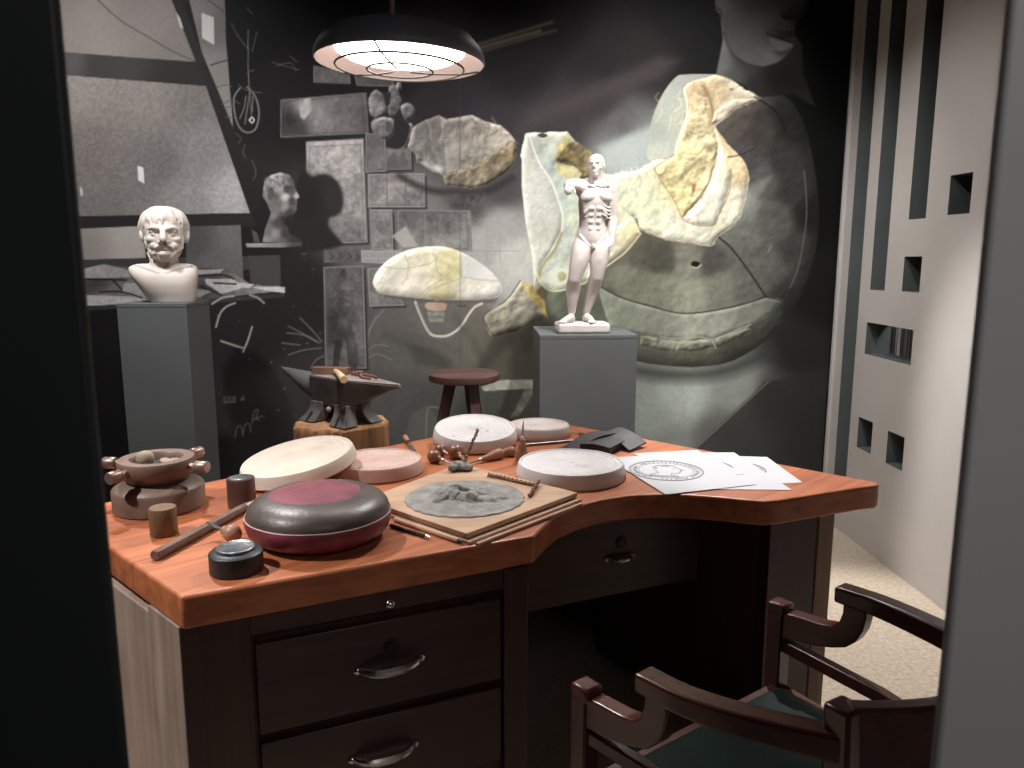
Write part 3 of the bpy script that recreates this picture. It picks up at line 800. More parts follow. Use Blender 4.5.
fill(ZE([(606, 425), (690, 375), (715, 300), (740, 200), (728, 120), (770, 92), (800, 110), (835, 250), (862, 340), (830, 480), (780, 560), (720, 625), (690, 560), (640, 480)]), [(690, 180, (208, 192, 134)), (700, 120, (204, 186, 136)), (668, 170, (200, 184, 124)), (700, 200, (214, 202, 152)), (690, 95, (196, 168, 124)), (684, 205, (196, 176, 112))], 2.0, 0.9, relief=(0.42, 4, 1.2), rim=[(5, (160, 132, 78), 0.35)], rough=1.0, tex=0.28, fine=0.08)
fill(ZE([(842, 270), (900, 350), (915, 430), (900, 520), (850, 655), (760, 650), (722, 622), (800, 540), (848, 430), (862, 340)]), [(722, 170, (214, 206, 172)), (722, 195, (218, 216, 200)), (710, 215, (216, 212, 190))], 2.0, 0.9, relief=(0.30, 7, 0.6), rim=[(4, (176, 160, 124), 0.35)], rough=0.4, tex=0.08)
fill(ZE([(850, 268), (900, 335), (955, 390), (978, 450), (968, 540), (935, 500), (905, 420), (880, 340)]), [(725, 140, (196, 166, 116)), (738, 170, (208, 180, 134)), (745, 190, (198, 178, 140))], 2.5, 0.85, relief=(0.30, 4, 0.8), rough=0.6, tex=0.25)
fill(ZE([(830, 250), (845, 200), (930, 150), (1030, 152), (930, 190), (870, 245)]), (188, 174, 150), 2, 0.9, relief=(0.34, 4, 1.0), rough=0.5, tex=0.25)
fill(ZE([(730, 120), (760, 85), (800, 80), (840, 130), (835, 190), (800, 150), (745, 170)]), (172, 144, 108), 4, 0.7, rough=1.0, tex=0.4)
fill(ZE([(755, 490), (772, 485), (768, 520), (755, 528)]), (170, 110, 70), 1.2)
for q in ([(606, 425), (640, 485), (690, 560), (720, 625), (770, 650), (835, 655)], [(610, 440), (618, 418), (690, 372)], [(805, 110), (835, 180), (835, 240)], [(835, 655), (900, 530), (912, 430)], [(545, 655), (600, 690), (690, 715), (760, 722)]):
    stroke(ZE(q), 1.2, (146, 120, 78), 0.75)
for _ in range(70):
    x, y = nr.uniform(655, 715), nr.uniform(85, 215)
    stroke([(x, y), (x + nr.uniform(-4, 4), y + nr.uniform(3, 9)), (x + nr.uniform(-7, 5), y + nr.uniform(8, 16))], nr.uniform(0.8, 1.8), [(226, 216, 176), (182, 160, 104), (170, 146, 92)][nr.randint(3)], 0.35)
for _ in range(46):
    x, y = nr.uniform(606, 660), nr.uniform(170, 225)
    stroke([(x, y), (x + nr.uniform(2, 6), y + nr.uniform(2, 6)), (x + nr.uniform(3, 8), y + nr.uniform(6, 12))], nr.uniform(0.8, 1.6), [(216, 218, 184), (164, 168, 126), (186, 188, 146)][nr.randint(3)], 0.35)
for r_ in (9, 14, 19):
    stroke([(618 + r_ * math.cos(R(a)), 172 + r_ * 0.9 * math.sin(R(a))) for a in range(-20, 80, 15)], 1.1, (220, 222, 196), 0.45)
for k in range(26):
    u = k / 25
    x0, y0 = 612 + 40 * u, 177 - 8 * u + 5 * math.sin(k * 1.9)
    stroke([(x0, y0), (x0 + 3, y0 + 7), (x0 + 2 + 3 * math.sin(k), y0 + 16)], 1.5, [(226, 226, 204), (170, 172, 138)][k % 2], 0.45, feather=1.6)
for k in range(22):
    u = k / 21
    x0, y0 = 694 - 14 * u + 3 * math.sin(k * 2.3), 94 + 68 * u
    stroke([(x0, y0), (x0 + 6 + 4 * math.sin(k * 1.3), y0 + 3), (x0 + 15, y0 + 1 + 4 * math.cos(k * 1.7))], 1.6, [(232, 222, 190), (176, 152, 106), (222, 206, 160)][k % 3], 0.5, feather=1.8)
for k in range(7):
    stroke([(640 + 13 * k, 214 + 5 * math.sin(k)), (648 + 12 * k, 226 + 2 * math.sin(k * 2)), (646 + 11 * k, 236 - abs(k - 4))], 1.8, [(230, 228, 208), (186, 182, 150)][k % 2], 0.4, feather=2.2)
stroke(ZE([(725, 118), (738, 180), (730, 235), (700, 320), (690, 368)]), 1.6, (222, 220, 210), 0.8)
stroke([(755, 97), (772, 108), (780, 118), (786, 132)], 1.6, (22, 21, 20), 0.8)
stroke([(728, 157), (740, 155), (755, 148)], 1.2, (40, 37, 34), 0.8)
stroke([(703, 86), (709, 97), (712, 108), (712, 118)], 2.4, (136, 104, 66), 0.75, feather=3)
stroke([(716, 92), (724, 88), (733, 90), (742, 95)], 2.0, (222, 208, 180), 0.6, feather=3)
stroke([(722, 108), (734, 103), (748, 100)], 3.0, (206, 190, 160), 0.6, feather=4)
fill([(729, 88.5), (733, 88), (733.5, 90.5), (730, 90.5)], (128, 110, 84), 1.4)
fill([(738, 196), (745, 188), (760, 180), (772, 176), (764, 190), (748, 206)], (140, 143, 132), 8, 0.5)
# ---- tall collar fragment behind the figure
ZD = lambda p: Z(500, 130, 3.49, p)
fill(ZD([(70, 90), (90, 10), (235, 5), (262, 40), (230, 90), (195, 120), (300, 160), (330, 200), (470, 310), (492, 362), (440, 425), (365, 482), (310, 528), (205, 562), (150, 545), (128, 500), (140, 440), (190, 330)]),
     [(530, 140, (158, 164, 152)), (560, 138, (162, 168, 154)), (550, 165, (150, 160, 150)), (560, 200, (158, 170, 160)), (556, 240, (164, 174, 160)), (545, 280, (174, 182, 166)), (570, 280, (186, 192, 168)), (610, 250, (200, 200, 168)), (630, 230, (204, 196, 156)), (590, 215, (180, 184, 152)), (600, 270, (190, 192, 164))], 1.3, relief=(0.22, 6, 0.8), rim=[(1.6, (214, 214, 192), 0.5)], rough=0.4, tex=0.12)
fill(ZD([(88, 12), (105, 20), (135, 110), (182, 185), (217, 290), (215, 350), (180, 420), (146, 468), (136, 520), (120, 555), (112, 440), (90, 330), (76, 200), (76, 100)]), [(527, 150, (166, 166, 154)), (530, 200, (180, 180, 168)), (550, 210, (172, 174, 162)), (545, 250, (184, 184, 170)), (555, 235, (168, 168, 154)), (537, 280, (176, 176, 160))], 1.3, relief=(0.18, 6, 0.5), rim=[(1.6, (214, 214, 202), 0.6)], tex=0.08, fine=0.08)
stroke(ZD([(100, 14), (132, 105), (180, 180), (217, 290), (215, 350), (180, 420), (146, 468)]), 1.3, (212, 212, 196), 0.7)
stroke(ZD([(215, 360), (190, 420), (150, 470), (136, 520)]), 3, (140, 128, 82), 0.8, feather=2)
fill(ZD([(236, 30), (262, 40), (330, 90), (330, 150), (280, 170), (250, 120), (195, 105), (205, 70)]), [(575, 145, (92, 80, 54)), (585, 165, (112, 96, 64)), (562, 155, (124, 108, 62)), (593, 170, (120, 104, 74))], 2, relief=(0.45, 4, 1.2), smooth=True, rough=0.8, tex=0.5)
fill(ZD([(190, 112), (250, 125), (285, 150), (270, 180), (230, 170), (200, 150)]), [(560, 168, (178, 168, 104)), (575, 175, (192, 182, 124))], 2.5, 0.9, rough=0.8, tex=0.3)
fill(ZD([(232, 8), (262, 40), (235, 45), (200, 75), (192, 60)]), (176, 166, 112), 2.5, 0.8, rough=0.6, tex=0.3)
fill(ZD([(132, 16), (148, 10), (165, 16), (162, 26), (145, 28), (134, 24)]), (62, 58, 50), 1.4, smooth=True)
stroke(ZD([(136, 26), (150, 30), (164, 25)]), 1.2, (196, 198, 182), 0.7)
fill(ZD([(178, 490), (205, 480), (235, 490), (238, 515), (215, 540), (180, 530)]), (192, 198, 180), 2, smooth=True)
fill(ZD([(203, 500), (222, 495), (232, 510), (222, 527), (205, 524)]), [(562, 275, (178, 176, 126)), (566, 279, (128, 122, 78))], 2, smooth=True)
fill(ZD([(395, 345), (455, 305), (490, 358), (440, 422), (365, 478), (300, 525), (320, 450)]), [(625, 228, (212, 202, 158)), (636, 235, (210, 192, 142)), (605, 260, (198, 196, 164)), (615, 245, (202, 198, 166))], 2, 0.9, relief=(0.26, 6, 0.7), tex=0.15)
stroke(ZD([(492, 362), (440, 425), (365, 482), (310, 528), (205, 562), (150, 545), (128, 500)]), 1.3, (226, 214, 160), 0.8)
stroke(ZD([(496, 366), (444, 432), (369, 490), (314, 536)]), 2.5, (92, 86, 62), 0.5, feather=3)
# ---- classical stone face in the upper corner
ZF = lambda p: Z(640, 0, 3.94, p)
fill(ZF([(300, 40), (318, 60), (326, 160), (300, 292), (400, 330), (470, 385), (600, 370), (690, 420), (640, 280), (640, 180), (560, 60)]), [(718, 45, (104, 106, 101)), (722, 65, (98, 100, 95)), (735, 75, (70, 71, 68)), (755, 85, (38, 38, 37)), (775, 80, (24, 24, 24)), (745, 60, (48, 48, 46))], 2.5)
fill(ZF([(292, -40), (298, 38), (316, 42), (328, 130), (362, 208), (420, 250), (480, 264), (545, 245), (592, 205), (606, 170), (612, 90), (650, 60), (680, -40)]), [(718, 5, (88, 88, 86)), (730, 25, (70, 70, 69)), (750, 10, (64, 64, 63)), (745, 40, (76, 76, 74)), (765, 20, (74, 74, 72)), (772, 58, (96, 96, 92)), (755, 60, (82, 82, 79)), (782, 10, (78, 78, 75)), (800, 10, (34, 34, 33)), (790, 45, (60, 60, 58)), (778, 30, (58, 58, 57))], 2.5, smooth=False)
fill(ZF([(555, 45), (575, 0), (590, -40), (660, -40), (645, 40), (610, 72), (590, 76), (565, 70)]), [(785, 5, (88, 88, 84)), (795, 12, (58, 58, 56)), (788, 17, (34, 33, 32))], 2)
stroke(ZF([(556, 60), (572, 74), (600, 72), (618, 66)]), 2.2, (26, 25, 25), 0.8, feather=2)
fill(ZF([(498, 128), (530, 112), (560, 120), (610, 122), (600, 150), (560, 150), (520, 138)]), [(770, 33, (62, 62, 60)), (785, 34, (38, 37, 36))], 2, smooth=True)
fill(ZF([(510, 150), (545, 158), (596, 172), (598, 188), (560, 200), (520, 182)]), [(772, 43, (90, 90, 86)), (787, 47, (102, 102, 97))], 2, smooth=True)
stroke(ZF([(498, 132), (530, 142), (560, 154), (598, 166)]), 1.6, (22, 21, 21), 0.85)
fill(ZF([(520, 205), (560, 205), (590, 190), (585, 212), (550, 222)]), (50, 50, 48), 4, 0.6)
stroke(ZF([(328, 130), (362, 210), (420, 252), (480, 266)]), 2, (42, 42, 41), 0.7, feather=3)
stroke(ZF([(300, 30), (320, 45), (316, 80)]), 2, (46, 46, 45), 0.7)
# ---- grey profile bust on its shelf
fill([(263, 190), (264.5, 181), (271, 175), (280, 172.5), (289, 174.5), (293.5, 181), (294.5, 187), (297, 192), (299.5, 197), (296.5, 199.5), (297.5, 203), (296.5, 206), (297, 209), (294, 214), (287, 216), (285.5, 222), (290, 234), (301, 239.5), (302, 243), (262.5, 242), (265, 229), (271, 213), (267, 203), (263, 197)],
     [(266, 182, (136, 133, 131)), (272, 177, (158, 155, 152)), (279, 174.5, (162, 159, 156)), (287, 176, (112, 109, 107)), (291, 181, (74, 71, 71)), (284, 183, (104, 101, 99)), (280, 190, (128, 124, 122)), (287, 190, (58, 55, 55)), (286, 197, (168, 164, 160)), (292, 192, (70, 67, 67)), (297, 196, (160, 156, 152)), (292, 200, (62, 59, 59)), (294, 207, (84, 81, 80)), (275, 196, (78, 75, 75)), (270, 192, (118, 115, 113)), (278, 204, (92, 89, 88)), (285, 207, (126, 122, 119)), (290, 212, (60, 57, 57)), (273, 215, (100, 97, 95)), (279, 222, (66, 63, 63)), (284, 221, (44, 41, 42)), (268, 232, (98, 95, 94)), (276, 234, (120, 116, 114)), (285, 234, (58, 55, 55)), (296, 240, (50, 48, 48)), (266, 240, (120, 117, 115)), (280, 240, (92, 89, 88))], 1.2, tex=0.15, soft=4.0, pw=2.0)
for _ in range(150):
    a_, b_ = nr.uniform(0, 1), nr.uniform(0, 1)
    x, y = 264 + 24 * a_, 175 + 16 * b_ + 9 * a_ * b_
    if (x - 276) ** 2 / 170 + (y - 185) ** 2 / 150 < 1 and y < 197 - 0.55 * (x - 264):
        stroke([(x, y), (x + nr.uniform(-1, 2), y + nr.uniform(0.5, 2.5))], 1.0, g3(nr.choice((62, 84, 150))), 0.55, smooth=False)
fill([(268, 190), (272, 187), (274, 193), (271, 200), (268, 197)], (72, 69, 69), 1.5, smooth=True)
for q, c in (([(284, 187.5), (288, 186.5), (292.5, 188)], (52, 49, 49)), ([(290, 203.8), (296, 204)], (58, 55, 55)), ([(266, 184), (268, 191), (271, 197)], (88, 85, 84)), ([(294, 199.5), (291, 201)], (62, 59, 59)), ([(280, 212), (285, 216)], (70, 67, 66)), ([(280, 176), (286, 179), (290, 183)], (96, 93, 92))):
    stroke(q, 1.3, c, 0.8)
fill([(245.5, 243.5), (302, 242), (302, 246), (280, 247.5), (247, 247)], [(255, 245, (142, 138, 136)), (275, 245, (122, 119, 117)), (298, 244, (66, 64, 64))])
fill([(249, 256), (280, 255), (281, 286), (262, 286), (250, 282)], (62, 60, 60), 1.5)
fill([(251.5, 229), (257, 233), (260, 242), (254, 242)], (72, 70, 70), 1.2)
# ---- seam between two lengths of the print, edge of a light cone painted in on the lower right
stroke([(459.5, -60), (460, 250), (461, 440)], 0.9, (70, 68, 64), 0.35, smooth=False)
fill([(765, 383), (860, 360), (860, 500), (640, 500), (697, 447)], [(700, 455, (62, 62, 59)), (740, 430, (56, 56, 53)), (780, 400, (46, 46, 44)), (830, 430, (46, 46, 44))], 5, 0.9)
stroke([(768, 382), (740, 408), (697, 447)], 1.3, (124, 130, 124), 0.6)

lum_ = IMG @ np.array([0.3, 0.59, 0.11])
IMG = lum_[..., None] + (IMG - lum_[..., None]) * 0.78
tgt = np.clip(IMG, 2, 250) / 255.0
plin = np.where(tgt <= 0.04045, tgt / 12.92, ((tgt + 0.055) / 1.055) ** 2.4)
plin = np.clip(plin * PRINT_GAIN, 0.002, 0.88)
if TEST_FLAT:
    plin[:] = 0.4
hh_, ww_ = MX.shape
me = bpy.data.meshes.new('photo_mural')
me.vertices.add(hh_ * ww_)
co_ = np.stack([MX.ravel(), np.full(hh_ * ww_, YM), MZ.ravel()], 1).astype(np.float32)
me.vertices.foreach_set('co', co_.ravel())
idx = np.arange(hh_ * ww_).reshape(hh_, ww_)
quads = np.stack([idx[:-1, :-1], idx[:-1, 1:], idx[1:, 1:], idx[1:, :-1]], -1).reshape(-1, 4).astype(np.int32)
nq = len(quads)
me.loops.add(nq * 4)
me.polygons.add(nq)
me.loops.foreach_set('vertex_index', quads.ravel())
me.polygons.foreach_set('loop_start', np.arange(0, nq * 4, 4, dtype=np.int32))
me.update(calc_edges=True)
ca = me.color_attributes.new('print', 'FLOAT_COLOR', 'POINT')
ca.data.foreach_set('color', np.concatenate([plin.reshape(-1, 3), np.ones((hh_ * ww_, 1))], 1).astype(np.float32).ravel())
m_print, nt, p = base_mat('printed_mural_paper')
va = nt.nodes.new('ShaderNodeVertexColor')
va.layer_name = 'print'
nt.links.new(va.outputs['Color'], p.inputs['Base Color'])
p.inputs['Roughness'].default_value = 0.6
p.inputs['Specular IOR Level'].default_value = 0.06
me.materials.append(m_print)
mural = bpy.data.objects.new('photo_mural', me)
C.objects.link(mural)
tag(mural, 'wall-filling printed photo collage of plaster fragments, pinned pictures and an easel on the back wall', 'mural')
# ------------------------------------------------------------------ desk
ZT, TT = 0.78, 0.072
pA, pB, pC, pD = (-0.600, 1.467), (-1.124, 1.997), (0.201, 3.151), (1.186, 2.164)
d_f = Vector((0.9316, 0.3636, 0))
n_f = Vector((-0.3636, 0.9316, 0))          # along the front edge, and into the desk
A3 = Vector((pA[0], pA[1], 0))


def FR(s, ins, z):                           # front coordinates of the desk
    return A3 + d_f * s + n_f * ins + Vector((0, 0, z))


m_top = wood('reddish_worktop_wood', (150, 82, 51), (196, 118, 77), 0.42, ang=R(41), seam=1.751, coat=0.10)
m_desk = wood('dark_brown_desk_wood', (50, 31, 27), (74, 47, 41), 0.42, axis='z', scale=0.8)
m_deskh = wood('dark_brown_drawer_wood', (48, 30, 27), (70, 45, 40), 0.42, ang=R(21), scale=0.8)
m_side = wood('lit_brown_side_panel', (132, 110, 98), (172, 150, 134), 0.6, axis='z', scale=0.8)  # paler copy of the desk wood, side light put into its colour
m_inner = mat('dark_desk_interior', (24, 19, 18), (30, 24, 22), 0.8)
m_chrome = mat('worn_chrome', (205, 203, 200), (225, 223, 220), 0.22, 1.0, scale=30)
m_steel = mat('grey_tool_steel', (120, 118, 118), (150, 147, 146), 0.35, 1.0, scale=40)
m_lock = mat('dark_bronze_lock', (52, 44, 42), (70, 60, 56), 0.45, 0.7, scale=40)

desk = thing('workbench_desk', 'large reddish wooden corner desk with curved knee recess and dark drawers', 'desk', (0, 0, 0))
rec = [(0.126, 1.776), (0.164, 1.866), (0.204, 1.938), (0.262, 1.997), (0.339, 2.050), (0.42, 2.083), (0.497, 2.092), (0.585, 2.083), (0.668, 2.058), (0.728, 2.034), (0.782, 2.016), (0.83, 2.026)]
dtop = [pA] + rec + [(1.120, 2.137), (1.168, 2.150), (1.186, 2.166), (1.183, 2.19), (0.30, 3.075), (0.245, 3.125), (0.201, 3.140), (0.15, 3.115), (-1.10, 2.03), (-1.118, 2.0)]
MB().prism(dtop, ZT - TT, ZT).build('desk_top', m_top, desk, bevel=0.007, seg=3)
zb = ZT - TT
# left drawer pedestal
Pl = [FR(0.0, 0.02, 0), FR(0.772, 0.02, 0), FR(0.772, 0.50, 0), (0.02, 2.92, 0), (-1.07, 1.99, 0), (-0.63, 1.505, 0)]
car = MB()
E1 = [FR(0.03, 0.055, 0), FR(0.765, 0.045, 0), FR(0.765, 0.62, 0), Vector((-0.43, 2.52, 0)), Vector((-0.600 - 0.524 / 0.7453 * 0.66 + 0.711 * 0.055, 1.467 + 0.53 / 0.7453 * 0.66 + 0.703 * 0.055, 0))]
car.prism([(v.x, v.y) for v in E1], 0.04, zb)
car.build('drawer_pedestal', m_desk, desk)
ang_f = math.atan2(d_f.y, d_f.x)


def fbox(mb, s0, s1, i0, i1, z0, z1):
    c = FR((s0 + s1) / 2, (i0 + i1) / 2, (z0 + z1) / 2)
    mb.box(c, (s1 - s0, i1 - i0, z1 - z0), ang_f)
    return mb


MB().prism([tuple(FR(*q, 0).xy) for q in ((-0.0095, 0.018), (0.127, 0.018), (0.127, 0.07), (0.016, 0.07))], 0.0, zb).build('front_post', m_desk, desk, bevel=0.003)
fbox(MB(), 0.708, 0.772, 0.018, 0.07, 0.0, zb).build('front_post', m_desk, desk, bevel=0.003)
fbox(MB(), 0.127, 0.708, 0.024, 0.06, 0.658, zb).build('front_rail', m_deskh, desk, bevel=0.002)
fbox(MB(), 0.127, 0.708, 0.030, 0.07, 0.03, 0.10).build('plinth', m_deskh, desk)


def handle(parent, s, z, ins, wd=0.146):
    h = MB()
    pts = []
    for i in range(13):
        u = i / 12 * 2 - 1
        out = 0.026 * min(1, wd / 0.12) * (1 - abs(u) ** 4)
        pts.append(FR(s + u * wd / 2, ins - 0.002 - out, z + 0.006 * u * u - 0.004))
    h.tube(pts, [(0.006 + 0.007 * (1 - (i / 6 - 1) ** 2)) * min(1, wd / 0.13) for i in range(13)], 10, flat=1.0)
    for u in (-1, 1):
        h.ell(FR(s + u * wd / 2, ins - 0.003, z), (0.011, 0.007, 0.009), (0, 0, ang_f))
    h.build('handle', m_chrome, parent)


def lock(parent, s, z, ins):
    M = Matrix.Translation(FR(s, ins, z)) @ Matrix.Rotation(ang_f, 4, 'Z') @ Matrix.Rotation(R(90), 4, 'X')
    MB().lathe([(0.0, -0.004), (0.017, -0.004), (0.019, 0.002), (0.016, 0.005), (0.011, 0.004), (0.010, 0.008), (0.0, 0.008)], 24, M).build('lock', m_lock, parent)


for k, (z0, z1, hz) in enumerate(((0.424, 0.634, 0.527), (0.203, 0.402, 0.311))):
    d = fbox(MB(), 0.135, 0.703, 0.026, 0.06, z0, z1).build('drawer', m_deskh, desk, bevel=0.003)
    handle(d, 0.425 - 0.02 * k, hz, 0.026)
    if k == 0:
        lock(d, 0.43, 0.571, 0.026)
kn = MB()
kn.ell(FR(0.424, 0.004, 0.683), (0.012, 0.012, 0.011))
kn.tube([FR(0.424, 0.03, 0.683), FR(0.424, 0.004, 0.683)], 0.005, 10)
kn.build('tray_knob', m_chrome, desk)
# panelled end of the pedestal
dab = Vector((-0.524, 0.53, 0)).normalized()
nab = Vector((0.711, 0.703, 0))
a_ab = math.atan2(dab.y, dab.x)


def abox(s0, s1, i0, i1, z0, z1):
    c = A3 + dab * (s0 + s1) / 2 + nab * (i0 + i1) / 2 + Vector((0, 0, (z0 + z1) / 2))
    return MB().box(c, (s1 - s0, i1 - i0, z1 - z0), a_ab)


abox(0.0225, 0.172, -0.001, 0.030, 0.0, zb).build('end_post', m_side, desk, bevel=0.003)
abox(0.180, 0.66, 0.003, 0.035, 0.03, 0.688).build('end_panel', m_side, desk, bevel=0.004)
# middle drawer behind the recess
ap = fbox(MB(), 0.80, 1.50, 0.265, 0.30, 0.455, zb).build('middle_drawer', m_deskh, desk, bevel=0.003)
handle(ap, 1.182, 0.572, 0.265, 0.085)
lock(ap, 1.187, 0.620, 0.265)
# right pedestal, back boards
rp = MB()
E2 = [FR(1.535, 0.035, 0), FR(1.700, 0.035, 0), Vector((0.56, 2.72, 0)), Vector((0.42, 2.58, 0))]
rp.prism([(v.x, v.y) for v in E2], 0.03, zb)
rp.build('right_pedestal', m_desk, desk)
fbox(MB(), 1.522, 1.700, 0.018, 0.06, 0.0, zb).build('front_post', m_desk, desk, bevel=0.003)
sp = MB().prism([tuple(FR(1.702, 0.016, 0).xy), tuple(FR(1.748, 0.002, 0).xy), tuple(FR(1.750, 0.05, 0).xy), tuple(FR(1.72, 0.08, 0).xy), tuple(FR(1.702, 0.08, 0).xy)], 0.0, zb)
sp.build('corner_post', m_side, desk, bevel=0.003)
bk = MB()
for (x0, y0), (x1, y1) in (((-1.05, 1.985), (0.19, 3.065)), ((0.22, 3.065), (1.02, 2.25))):
    dx, dy = x1 - x0, y1 - y0
    bk.box(((x0 + x1) / 2, (y0 + y1) / 2, zb / 2), (math.hypot(dx, dy), 0.03, zb), math.atan2(dy, dx))
bk.build('back_board', m_desk, desk)

# ------------------------------------------------------------------ armchair
m_chair = wood('mahogany_chair_wood', (62, 28, 22), (98, 48, 38), 0.3, axis='x', ang=R(-54), coat=0.35)
m_chairz = wood('mahogany_chair_wood_upright', (58, 27, 22), (92, 45, 36), 0.3, axis='z', coat=0.35)
m_leather = mat('dark_green_leather', (12, 30, 28), (18, 39, 36), 0.6, scale=14, bump=0.06, bscale=160, spec=0.25)
c_b, c_v, c_p = Vector((0.588, -0.809, 0)), Vector((0.809, 0.588, 0)), Vector((0.276, 1.255, 0))
chair = thing('armchair', 'mahogany armchair with stepped arms and green leather seat, pulled up to the desk', 'armchair', c_p + c_v * 0.305 + c_b * 0.12)
c_o = chair.location.copy()


def CH(s, w_, z):
    return c_p + c_b * s + c_v * w_ + Vector((0, 0, z)) - c_o


def arm_in(s):
    return 0.0 if s < 0.08 else 0.095 * ((s - 0.08) / 0.29) ** 1.5


MC = Matrix(((c_b.x, c_v.x, 0, c_p.x - c_o.x), (c_b.y, c_v.y, 0, c_p.y - c_o.y), (0, 0, 1, 0), (0, 0, 0, 1)))   # local (s, w, z)
for side in (0, 1):
    so = 0.0 if side == 0 else 0.030
    W = lambda w_: w_ if side == 0 else 0.61 - w_
    # front post
    x = MB()
    x.box(((-0.152 - 0.112) / 2 + so, W(0), 0.31), (0.040, 0.042, 0.62), 0, MC)
    x.build('front_leg', m_chairz, chair, bevel=0.004)
    x = MB()
    x.box((-0.130 + so, W(0), 0.624), (0.046, 0.044, 0.030), 0, MC)
    x.build('post_cap', m_chair, chair, bevel=0.006)
    # swept bracket
    prof = [(-0.112, 0.622), (-0.085, 0.626), (-0.055, 0.628), (-0.025, 0.630), (0.006, 0.636), (0.024, 0.652), (0.031, 0.676), (0.031, 0.705),
            (0.083, 0.705), (0.083, 0.680), (0.078, 0.650), (0.064, 0.620), (0.042, 0.598), (0.010, 0.584), (-0.030, 0.573), (-0.070, 0.565), (-0.112, 0.560)]
    x = MB()
    T = MC @ Matrix(((1, 0, 0, so), (0, 0, 1, W(0) - 0.019), (0, 1, 0, 0), (0, 0, 0, 1)))
    x.prism(prof, 0.0, 0.038, T)
    x.build('arm_bracket', m_chair, chair, smooth=40, bevel=0.004)
    # arm rail, curving inwards to the back
    x = MB()
    pts, hh, ww = [], [], []
    for i in range(16):
        s = 0.010 + so + i / 15 * 0.335
        u = i / 15
        pts.append(CH(s, W(arm_in(s - so)), 0.713 + 0.014 * u - (0.003 * math.sin(PI * u))))
        hh.append(0.036 + 0.010 * u)
        ww.append(0.046 - 0.004 * u)
    x.ribbon(pts, ww, hh)
    x.build('arm', m_chair, chair, bevel=0.006, seg=3)
    # lower rail
    x = MB()
    x.ribbon([CH(-0.12 + so, W(0), 0.535), CH(0.13 + so, W(0.022), 0.528), CH(0.36 + so, W(0.085), 0.520)], 0.026, 0.030)
    x.build('side_rail', m_chair, chair, bevel=0.004)
    x = MB()
    x.ribbon([CH(-0.12 + so, W(0.005), 0.405), CH(0.36 + so, W(0.085), 0.405)], 0.028, 0.055)
    x.build('seat_rail', m_chair, chair, bevel=0.004)
    x = MB()
    x.ribbon([CH(-0.12 + so, W(0.005), 0.13), CH(0.36 + so, W(0.085), 0.13)], 0.022, 0.028)
    x.build('stretcher', m_chair, chair, bevel=0.003)
    # back post
    x = MB()
    x.ribbon([CH(0.40 + so, W(0.078), 0.0), CH(0.350 + so, W(0.082), 0.40), CH(0.335 + so, W(0.084), 0.790)], 0.046, 0.046)
    x.build('back_leg', m_chairz, chair, bevel=0.006)
MB().ribbon([CH(-0.12, 0.02, 0.405), CH(-0.09, 0.59, 0.405)], 0.028, 0.055).build('front_rail', m_chair, chair, bevel=0.004)
# curved back: top rail, lower rail, slats
def back_curve(k):
    u = k * 2 - 1
    return 0.338 + 0.03 * k + 0.095 * (1 - u * u), 0.084 + k * (0.61 - 0.168)


x = MB()
x.ribbon([CH(*back_curve(i / 20), 0.733) for i in range(21)], 0.032, 0.118)
x.build('back_rail', m_chair, chair, bevel=0.007, seg=3)
x = MB()
x.ribbon([CH(*back_curve(i / 20), 0.50) for i in range(21)], 0.026, 0.05)
x.build('lower_back_rail', m_chair, chair, bevel=0.004)
for k in (0.22, 0.5, 0.78):
    s, w_ = back_curve(k)
    MB().ribbon([CH(s, w_, 0.50), CH(s, w_, 0.69)], 0.06, 0.014).build('back_splat', m_chairz, chair, bevel=0.003)
st = MB()
N1, N2 = 18, 18
vs = []
for i in range(N1 + 1):
    for j in range(N2 + 1):
        a, b = i / N1, j / N2
        s = -0.115 + a * 0.475 + 0.03 * b
        inn = 0.018 + 0.085 * max(0, a - 0.2) ** 1.3
        w_ = inn + b * (0.61 - 2 * inn)
        e = min(a, 1 - a, b, 1 - b)
        vs.append(CH(s, w_, 0.432 + 0.030 * (1 - (1 - min(e / 0.18, 1)) ** 2.5)))
nv = len(vs)
fs = [(i * (N2 + 1) + j, (i + 1) * (N2 + 1) + j, (i + 1) * (N2 + 1) + j + 1, i * (N2 + 1) + j + 1) for i in range(N1) for j in range(N2)]
low = [Vector((v.x, v.y, 0.425)) for v in vs]
ring = [(i, 0) for i in range(N1)] + [(N1, j) for j in range(N2)] + [(i, N2) for i in range(N1, 0, -1)] + [(0, j) for j in range(N2, 0, -1)]
ri = [i * (N2 + 1) + j for i, j in ring]
fs += [(ri[q], ri[(q + 1) % len(ri)], ri[(q + 1) % len(ri)] + nv, ri[q] + nv) for q in range(len(ri))]
fs.append(tuple(i + nv for i in ri))
st.add(vs + low, fs)
st.build('seat', m_leather, chair, smooth=60)

# ------------------------------------------------------------------ plinths
m_plinth = mat('grey_plinth_paint', (92, 95, 97), (100, 103, 105), 0.7, scale=3, bump=0.03, bscale=120, spec=0.3)
def plinth(label, x0, x1, y0, y1, h):
    t = thing('plinth', label, 'plinth', ((x0 + x1) / 2, (y0 + y1) / 2, 0), group='grey plinths along the mural')
    w_, d = x1 - x0, y1 - y0
    MB().box((0, 0, (h - 0.018) / 2), (w_, d, h - 0.018)).build('body', m_plinth, t, bevel=0.002)
    MB().box((0, 0, h - 0.009), (w_ + 0.002, d + 0.002, 0.018)).build('top_board', m_plinth, t, bevel=0.002)
    return t


plinth('tall narrow grey plinth under the white bearded bust', -1.550, -1.258, 3.355, 3.640, 1.25)
plinth('wide grey plinth under the standing white anatomical figure', 0.266, 0.706, 3.425, 3.875, 1.10)

